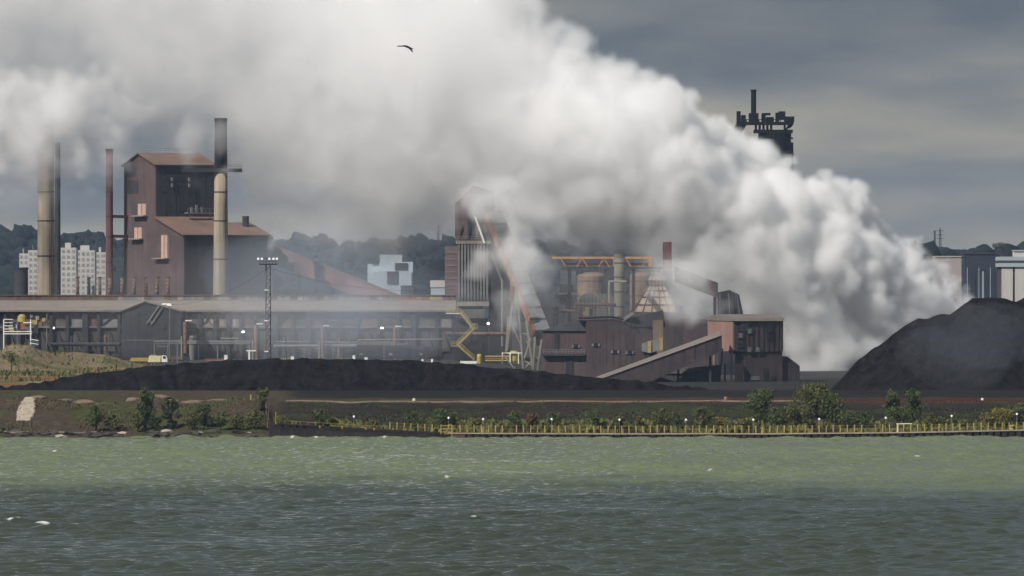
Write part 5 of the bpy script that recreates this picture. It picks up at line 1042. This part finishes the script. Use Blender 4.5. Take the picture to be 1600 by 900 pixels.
# gravel tip on the bank
rg = random.Random(5)
def nth(i): return ORD[i] if i < len(ORD) else f'{i + 1}{"th" if 10 < (i + 1) % 100 < 14 else {1: "st", 2: "nd", 3: "rd"}.get((i + 1) % 10, "th")}'
b = MB(); gm = mat('pale_gravel', (.40, .34, .27), .95, .2, .8)
for i in range(1300):
    f = rg.random(); yy = 620 + 44 * f; cx_ = 46 - 9 * f + max(-1.5, min(1.5, rg.gauss(0, 1))) * (4 + 9 * math.sin(min(f, .9) * 2.6)) * .55; Dg = 1301 - 22 * f; x_ = GX(cx_, Dg); z_ = zg(x_, Dg); r_ = rg.uniform(.15, .36)
    b.blob((x_, Dg, z_ + r_ * .25), r_ * 1.3, r_, r_ * .7, i, 1, .3)
tag(b.build('gravel_tip', gm), 'spill of pale gravel down the bank at far left', 'gravel', kind='stuff')
for i, (px, w_, h) in enumerate(((60, 14, 1.0), (100, 16, .9), (132, 20, 1.4), (160, 13, .8), (210, 14, 1.1), (243, 22, 1.2), (268, 14, .9), (300, 20, .9), (345, 30, .9))):
    D = 1304; x_ = GX(px, D); z_ = zg(x_, D); b = MB().blob((x_, D, z_), w_ * D / F * 1.0, 2.6, h * .55, 700 + i, 3, .14); tag(b.build('dirt_mound', mat('mound_dirt', (.17, .125, .085), .95, .3, .7, bump=.15), smooth=True), f'{ORD[i]} low mound of dirt from the left on top of the bank', 'mound', 'dirt mounds along the bank top')
rk = mat('shore_rock', (.055, .048, .042), .9, .4, .8)
RPX = sorted(rg.uniform(-40, 432) for _ in range(64)); rn = [0, 0]
for i in range(64):
    px = RPX[i]; kd = int(i % 11 == 5); rn[kd] += 1; D = SHORE + rg.uniform(.5, 5); x_ = GX(px, D); z_ = max(zg(x_, D), -.1); r_ = rg.uniform(.25, .8) * (1.5 if rg.random() < .15 else 1)
    tag(MB().blob((x_, D, z_ + r_ * .1), r_ * 1.6, r_, r_ * .6, 800 + i, 2, .3).build('shore_rock', gm if kd else rk), f"{('dark', 'pale')[kd]} waterline rock below the earth bank, {nth(rn[kd] - 1)} {('dark', 'pale')[kd]} one from the left", 'rock', ('dark', 'pale')[kd] + ' rocks along the waterline')
for i, (px, D, l_, a_) in enumerate(((30, 1265, 3.2, 8), (110, 1264.5, 4.0, -5), (140, 1265, 2.6, 12))):
    c = P(px, 682, D); c.z = zg(c.x, D) + .25; d = Vector((math.cos(R(a_)), .1, math.sin(R(a_)) * .4)) * l_ / 2
    tag(MB().tube(c - d, c + d, .22, .13, 9).build('driftwood', mat('driftwood', (.20, .17, .14), .95, .3, 1.)), f'{ORD[i]} driftwood log from the left at the waterline', 'log')
# grass wedge and earth bank before the screening house
o = MB().prism([P(1193, 618, 1700), P(1252, 617, 1700), P(1250, 624, 1640), P(1227, 630, 1600), P(1200, 624, 1640)], (0, 0, .4)).build('grass_wedge', mat('bright_grass', (.16, .15, .035), .95, .35, .5)); tag(o, 'wedge of yellow-green grass in front of the screening house', 'grass', kind='stuff')

# ------------------------------------------------------------------ cormorant in flight
D = 480.0; s = D / F; c = P(633.5, 72.5, D)
pts = [(-13.5, .2, 0), (-10, .6, 0), (-6.5, .3, 0), (-3, .8, 0), (1, .2, 0), (5, -1.6, 0), (9, -3.4, 0), (12.5, -4.2, 0)]
rad = [.45, 1.05, .85, 1.1, 1.8, 2.0, 1.4, .5]
b = MB(); nseg = 12; vs = []; fs = []
for (x_, z_, y_), r_ in zip(pts, rad): vs += [c + Vector((x_ * s, math.cos(2 * math.pi * i / nseg) * r_ * s * 1.2, (z_ + math.sin(2 * math.pi * i / nseg) * r_) * s)) for i in range(nseg)]
for k in range(len(pts) - 1): fs += [(k * nseg + i, k * nseg + (i + 1) % nseg, (k + 1) * nseg + (i + 1) % nseg, (k + 1) * nseg + i) for i in range(nseg)]
fs += [tuple(range(nseg)), tuple(range((len(pts) - 1) * nseg, len(pts) * nseg))]
b.add(vs, fs)
def wing(sy, tipx, tipz):
    root = [(0, .6), (2.5, .4), (5.5, -1.2)]; n_ = 6; V_ = []
    for k in range(n_ + 1):
        f = k / n_; ww = 1 - .75 * f ** 1.6
        for j, (rx, rz) in enumerate(root):
            x_ = 3 + (rx - 3) * ww + tipx * f; z_ = rz * (1 - f) + tipz * f + .9 * math.sin(f * 3.14); y_ = sy * (1 + 10 * f)
            V_ += [c + Vector((x_ * s, y_ * s, (z_ + .16) * s)), c + Vector((x_ * s, y_ * s, (z_ - .16) * s))]
    F_ = []
    for k in range(n_):
        for j in range(2):
            o_ = k * 6 + j * 2; F_ += [(o_, o_ + 2, o_ + 8, o_ + 6), (o_ + 1, o_ + 3, o_ + 9, o_ + 7)]
        F_ += [(k * 6, k * 6 + 1, k * 6 + 7, k * 6 + 6), (k * 6 + 4, k * 6 + 5, k * 6 + 11, k * 6 + 10)]
    F_.append((n_ * 6, n_ * 6 + 2, n_ * 6 + 4, n_ * 6 + 5, n_ * 6 + 3, n_ * 6 + 1)); b.add(V_, F_)
wing(-1, 8.6, -9.2); wing(1, 6.5, -5.5)
tag(b.build('bird', mat('black_feathers', (.012, .012, .014), .6, .2, 4.), org=c, smooth=True), 'black long-necked bird flying left high in front of the steam', 'bird')

# ------------------------------------------------------------------ thin smoke before the coal pile, and haze
def thin(name, px, py, D, rx, ry, rz, dens, col, lab, seed):
    c = P(px, py, D); o = MB().blob(c, rx, ry, rz, seed, 4, .22).build(name, None, smooth=True)
    m = bpy.data.materials.new(name); m.use_nodes = True; N = m.node_tree.nodes; N.clear(); oo = N.new('ShaderNodeOutputMaterial'); v = N.new('ShaderNodeVolumePrincipled')
    v.inputs['Color'].default_value = (*col, 1); v.inputs['Density'].default_value = dens; m.node_tree.links.new(v.outputs[0], oo.inputs['Volume']); o.data.materials.append(m); tag(o, lab, 'smoke', kind='stuff')
thin('drifting_smoke', 470, 462, 2034, 27, 9, 20, .015, (.72, .84, 1), 'thin bluish smoke drifting before the middle of the long shed', 8)
thin('drifting_smoke', 610, 500, 2020, 24, 8, 13, .011, (.72, .84, 1), 'thin bluish smoke hanging before the black rail wagons', 12)
thin('thin_smoke', 1510, 535, 1450, 14, 8, 8, .006, (.8, .88, 1), 'faint bluish smoke drifting across the coal pile face', 5)
hz = MB().box(-5200, 5200, -700, 9300, -4.5, 172).build('haze', None, org=(0, 0, 0)); tag(hz, 'pale blue-grey haze filling the air over the harbour', 'haze', kind='stuff')
m = bpy.data.materials.new('haze'); m.use_nodes = True; N = m.node_tree.nodes; N.clear(); oo = N.new('ShaderNodeOutputMaterial'); v = N.new('ShaderNodeVolumePrincipled')
v.inputs['Color'].default_value = (.52, .70, 1.0, 1); v.inputs['Density'].default_value = HAZE; v.inputs['Anisotropy'].default_value = .2; m.node_tree.links.new(v.outputs[0], oo.inputs['Volume']); hz.data.materials.append(m)
print('scene built in', round(time.time() - T0, 1), 's')
# ------------------------------------------------------------------ steam plume (fog grid made here, no file)
def noise3(shape, cell, rng, off=0):
    """smooth value noise in 0..1 on a grid of SHAPE with lattice cells of CELL voxels"""
    lat = rng.random([int(s / c) + 3 for s, c in zip(shape, cell)], dtype=np.float32)
    for ax, (s, c) in enumerate(zip(shape, cell)):
        t = np.arange(s, dtype=np.float32) / c; i = t.astype(np.int32); f = t - i; f = f * f * (3 - 2 * f)
        sh = [1, 1, 1]; sh[ax] = s; f = f.reshape(sh)
        lat = np.take(lat, i, ax) * (1 - f) + np.take(lat, i + 1, ax) * f
    return lat
PX0, PX1, PY0, PY1, PZ0, PZ1 = -188.0, 146.0, 1962.0, 2294.0, 2.0, 146.0
VOX = 0.9
shp = tuple(int((b - a) / VOX) + 1 for a, b in ((PX0, PX1), (PY0, PY1), (PZ0, PZ1)))
gx = np.linspace(PX0, PX1, shp[0], dtype=np.float32)[:, None, None]
gy = np.linspace(PY0, PY1, shp[1], dtype=np.float32)[None, :, None]
gz = np.linspace(PZ0, PZ1, shp[2], dtype=np.float32)[None, None, :]
rng = np.random.default_rng(11)
# picture rows of the upper and lower edge, distance of the axis and half depth, by column
KX  = [-330, -100,   0,  100,  200,  280,  340,  400,  470,  560,  640,  700,  780,  840,  900,  975, 1030, 1090, 1150, 1200, 1240, 1310, 1350, 1372, 1400, 1440, 1480, 1515, 1535]
TOP = [-190, -170, -160, -150, -140, -130, -125, -120, -115, -110, -105, -100,  -48,   36,   92,  116,  140,  182,  238,  274,  292,  286,  318,  364,  376,  398,  425,  462,  500]
BOT = [ 345,  330,  312,  268,  226,  234,  232,  340,  388,  398,  394,  382,  388,  400,  408,  410,  440,  500,  560,  600,  650,  670,  670,  660,  640,  620,  600,  575,  540]
KY  = [2238, 2237, 2236, 2235, 2235, 2234, 2231, 2227, 2222, 2215, 2209, 2205, 2200, 2196, 2192, 2187, 2186, 2188, 2190, 2191, 2193, 2195, 2196, 2197, 2198, 2199, 2200, 2201, 2202]
HY  = [46, 46, 46, 46, 46, 46, 46, 46, 46, 46, 46, 46, 46, 46, 46, 46, 45, 44, 43, 42, 40, 36, 33, 31, 28, 24, 18, 13, 6]
kx = np.array(KX, dtype=np.float32); ky = np.array(KY, dtype=np.float32)
colx = (kx - 800) * ky / F
g1 = gx[:, 0, 0]
pcol = np.interp(g1, colx, kx); yc = np.interp(g1, colx, ky)
zt = EYE + (HZ - np.interp(pcol, kx, TOP)) * yc / F
zb = EYE + (HZ - np.interp(pcol, kx, BOT)) * yc / F
hy = np.interp(pcol, kx, HY)
age = np.clip((1480 - pcol) / 1200, 0, 1)             # 0 at the source, 1 far downwind
r3 = lambda a: a.astype(np.float32)[:, None, None]
zc = r3((zt + zb) / 2); hz = r3((zt - zb) / 2); yc = r3(yc); hy = r3(hy); age3 = r3(age)
def noise_m(c):                                         # two lattices of unlike size, so that neither shows
    a = noise3(shp, [c / VOX, c * 1.13 / VOX, c * .9 / VOX], rng); a += noise3(shp, [c * .73 / VOX, c * .66 / VOX, c * .81 / VOX], rng); a *= .5; a -= .5; a *= 1.35; a += .5
    return a
n40 = noise_m(34); n18 = noise_m(18); n9 = noise_m(9.4); n4 = noise_m(4.6); n2 = noise3(shp, [2.3 / VOX] * 3, rng)
bil = lambda n: 1 - np.abs(2 * n - 1) * 2             # billows
u = (gz - zc) / hz; v = (gy - yc - 18 * (n40 - .5)) / hy
rr = np.sqrt(u * u + v * v)
d = (1 - rr) * np.minimum(hz, hy)                      # metres inside the envelope
d = d + (n40 - .5) * 16 * (0.1 + age3) - 6.5 * (1 - age3) + (bil(n18) * 4.2 + bil(n9) * 3.2) * np.clip(age3 * 1.5, .25, 1)
# cauliflower heads: big rounded puffs on the envelope, smaller ones on those, smaller again
zt1, zb1, hy1, yc1 = zc[:, 0, 0] + hz[:, 0, 0], zc[:, 0, 0] - hz[:, 0, 0], hy[:, 0, 0], yc[:, 0, 0]
def ball(c, r):
    lo = [max(0, int((c[k] - r - (PX0, PY0, PZ0)[k]) / VOX)) for k in range(3)]; hi = [min(shp[k], int((c[k] + r - (PX0, PY0, PZ0)[k]) / VOX) + 2) for k in range(3)]
    if any(a >= b for a, b in zip(lo, hi)): return
    sl = tuple(slice(a, b) for a, b in zip(lo, hi))
    q = r - np.sqrt((gx[sl[0]] - c[0]) ** 2 + (gy[:, sl[1]] - c[1]) ** 2 + (gz[:, :, sl[2]] - c[2]) ** 2)
    np.maximum(d[sl], q, out=d[sl])
heads = []
for i in range(620):
    px = 1528 - 900 * rng.random() ** 1.15; x0_ = np.interp(px, kx, colx); j = int((x0_ - PX0) / VOX); a_ = rng.uniform(-.7, 3.6) if rng.random() < .8 else rng.uniform(2.2, 4.3)
    j = min(max(j, 0), shp[0] - 1); grow = np.clip((1540 - px) / 330, .22, 1)
    r = rng.uniform(5.5, 12.5) * grow; hzj = (zt1[j] - zb1[j]) / 2; inset = max(r * .8, 2)
    ry_, rz_ = max(hy1[j] - inset, 1), max(hzj - inset, 1)
    c = (g1[j] + rng.normal() * 1.5, yc1[j] + math.cos(a_) * ry_, (zt1[j] + zb1[j]) / 2 + math.sin(a_) * rz_)
    heads.append((c, r)); ball(c, r)
def bud(hs, n, f0, f1, rmin):
    o = []
    for i in range(n):
        c, r = hs[rng.integers(len(hs))]; v_ = rng.normal(size=3); v_[1] -= .5; v_[2] += .45; v_ /= np.linalg.norm(v_); r2 = max(r * rng.uniform(f0, f1), rmin)
        c2 = (c[0] + v_[0] * r * .9, c[1] + v_[1] * r * .9, c[2] + v_[2] * r * .9); o.append((c2, r2)); ball(c2, r2)
    return o
h2 = bud(heads, 3000, .36, .6, 1.8); h3 = bud(h2, 5000, .4, .62, 1.5)
d = d + (bil(n4) * 1.1 + (n2 - .5) * 1.8) * (.5 + age3) - .5
up = np.clip((u + 0.25) * 1.6, 0, 1)                   # upper side is crisp, lower side frayed
soft = 2.6 + (1 - up) * 9 * np.clip(age3 * 2 + .3, 0, 1) + np.clip(age3 - .35, 0, 1) * 11
k = np.clip(d / soft, 0, 1)
den = k * k * (3 - 2 * k)
wisp = np.clip((0.27 * n40 + 0.32 * n18 + 0.25 * n9 + 0.16 * n4 - 0.37) * 5.0, 0, 1.4)
mix = np.clip(age3 * 1.15 + (1 - up) * 0.45 - 0.3, 0, 1)
den = den * (1 - mix + mix * wisp)
den *= 0.032 + 0.55 * (1 - age3) ** 2.0
def puff(px, py, D, rx, ry, rz, amt, thr=.42):
    global den
    c = P(px, py, D)
    q = ((gx - c.x) / rx) ** 2 + ((gy - c.y) / ry) ** 2 + ((gz - c.z) / rz) ** 2
    if amt > .02: q = np.sqrt(q); s = np.clip((1.05 - q) * 1.1 + ((n9 - .5) * 1.5 + (n4 - .5) * 1.1 + (n2 - .5) * .5) * (q < 1.7) - .12, 0, 1) * np.clip(2.4 - q * 1.2, 0, 1)
    else: s = np.clip(1 - np.sqrt(q), 0, 1)
    m = np.clip((0.5 * n9 + 0.3 * n4 + 0.2 * n18 - thr + s * .5) * 3, 0, 1)
    den = np.maximum(den, s * m * amt) if amt > .02 else den + s * (.3 + n18) * amt
for a in PUFFS: puff(*a)
den[den < 0.0004] = 0
den = np.ascontiguousarray(den, dtype=np.float32).ravel()
print('plume grid', shp, den.size, round(time.time() - T0, 1))
me = bpy.data.meshes.new('steam_plume'); me.vertices.add(den.size)
me.attributes.new('fog', 'FLOAT', 'POINT').data.foreach_set('value', den)
plume = bpy.data.objects.new('steam_plume', me); COL.objects.link(plume)
plume['label'] = 'huge white steam plume drifting up and left across the steelworks'
plume['category'] = 'steam plume'; plume['kind'] = 'stuff'
pm = bpy.data.materials.new('steam'); pm.use_nodes = True
n = pm.node_tree.nodes; n.clear()
o_ = n.new('ShaderNodeOutputMaterial'); pv = n.new('ShaderNodeVolumePrincipled')
pv.inputs['Color'].default_value = (0.998, 0.998, 0.998, 1); pv.inputs['Density'].default_value = 1.0
pv.inputs['Anisotropy'].default_value = 0.0
pm.node_tree.links.new(pv.outputs[0], o_.inputs['Volume'])
g = bpy.data.node_groups.new('steam_grid', 'GeometryNodeTree')
g.interface.new_socket('Geometry', in_out='INPUT', socket_type='NodeSocketGeometry')
g.interface.new_socket('Geometry', in_out='OUTPUT', socket_type='NodeSocketGeometry')
gi = g.nodes.new('NodeGroupInput'); go = g.nodes.new('NodeGroupOutput')
vc = g.nodes.new('GeometryNodeVolumeCube')
vc.inputs['Min'].default_value = (PX0, PY0, PZ0); vc.inputs['Max'].default_value = (PX1, PY1, PZ1)
for a, s in zip('XYZ', shp): vc.inputs['Resolution ' + a].default_value = s
L = g.links.new
ps = g.nodes.new('GeometryNodeInputPosition')
def vm(op, a, b):
    x = g.nodes.new('ShaderNodeVectorMath'); x.operation = op
    L(a, x.inputs[0]); x.inputs[1].default_value = b
    return x.outputs[0]
st = [(PX1 - PX0) / (shp[0] - 1), (PY1 - PY0) / (shp[1] - 1), (PZ1 - PZ0) / (shp[2] - 1)]
q = vm('SUBTRACT', ps.outputs[0], (PX0, PY0, PZ0)); q = vm('DIVIDE', q, st)
q = vm('ADD', q, (.5, .5, .5)); x = g.nodes.new('ShaderNodeVectorMath'); x.operation = 'FLOOR'; L(q, x.inputs[0])
sp = g.nodes.new('ShaderNodeSeparateXYZ'); L(x.outputs[0], sp.inputs[0])
def im(op, a, b):
    x = g.nodes.new('FunctionNodeIntegerMath'); x.operation = op; L(a, x.inputs[0])
    if isinstance(b, int): x.inputs[1].default_value = b
    else: L(b, x.inputs[1])
    return x.outputs[0]
idx = im('ADD', im('MULTIPLY', im('ADD', im('MULTIPLY', sp.outputs[0], shp[1]), sp.outputs[1]), shp[2]), sp.outputs[2])
na = g.nodes.new('GeometryNodeInputNamedAttribute'); na.data_type = 'FLOAT'; na.inputs[0].default_value = 'fog'
si = g.nodes.new('GeometryNodeSampleIndex'); si.data_type = 'FLOAT'; si.domain = 'POINT'; si.clamp = True
L(gi.outputs[0], si.inputs['Geometry']); L(na.outputs[0], si.inputs['Value']); L(idx, si.inputs['Index'])
L(si.outputs[0], vc.inputs['Density'])
sm = g.nodes.new('GeometryNodeSetMaterial'); sm.inputs['Material'].default_value = pm
L(vc.outputs[0], sm.inputs['Geometry']); L(sm.outputs[0], go.inputs[0])
md = plume.modifiers.new('fog', 'NODES'); md.node_group = g
me.materials.append(pm)
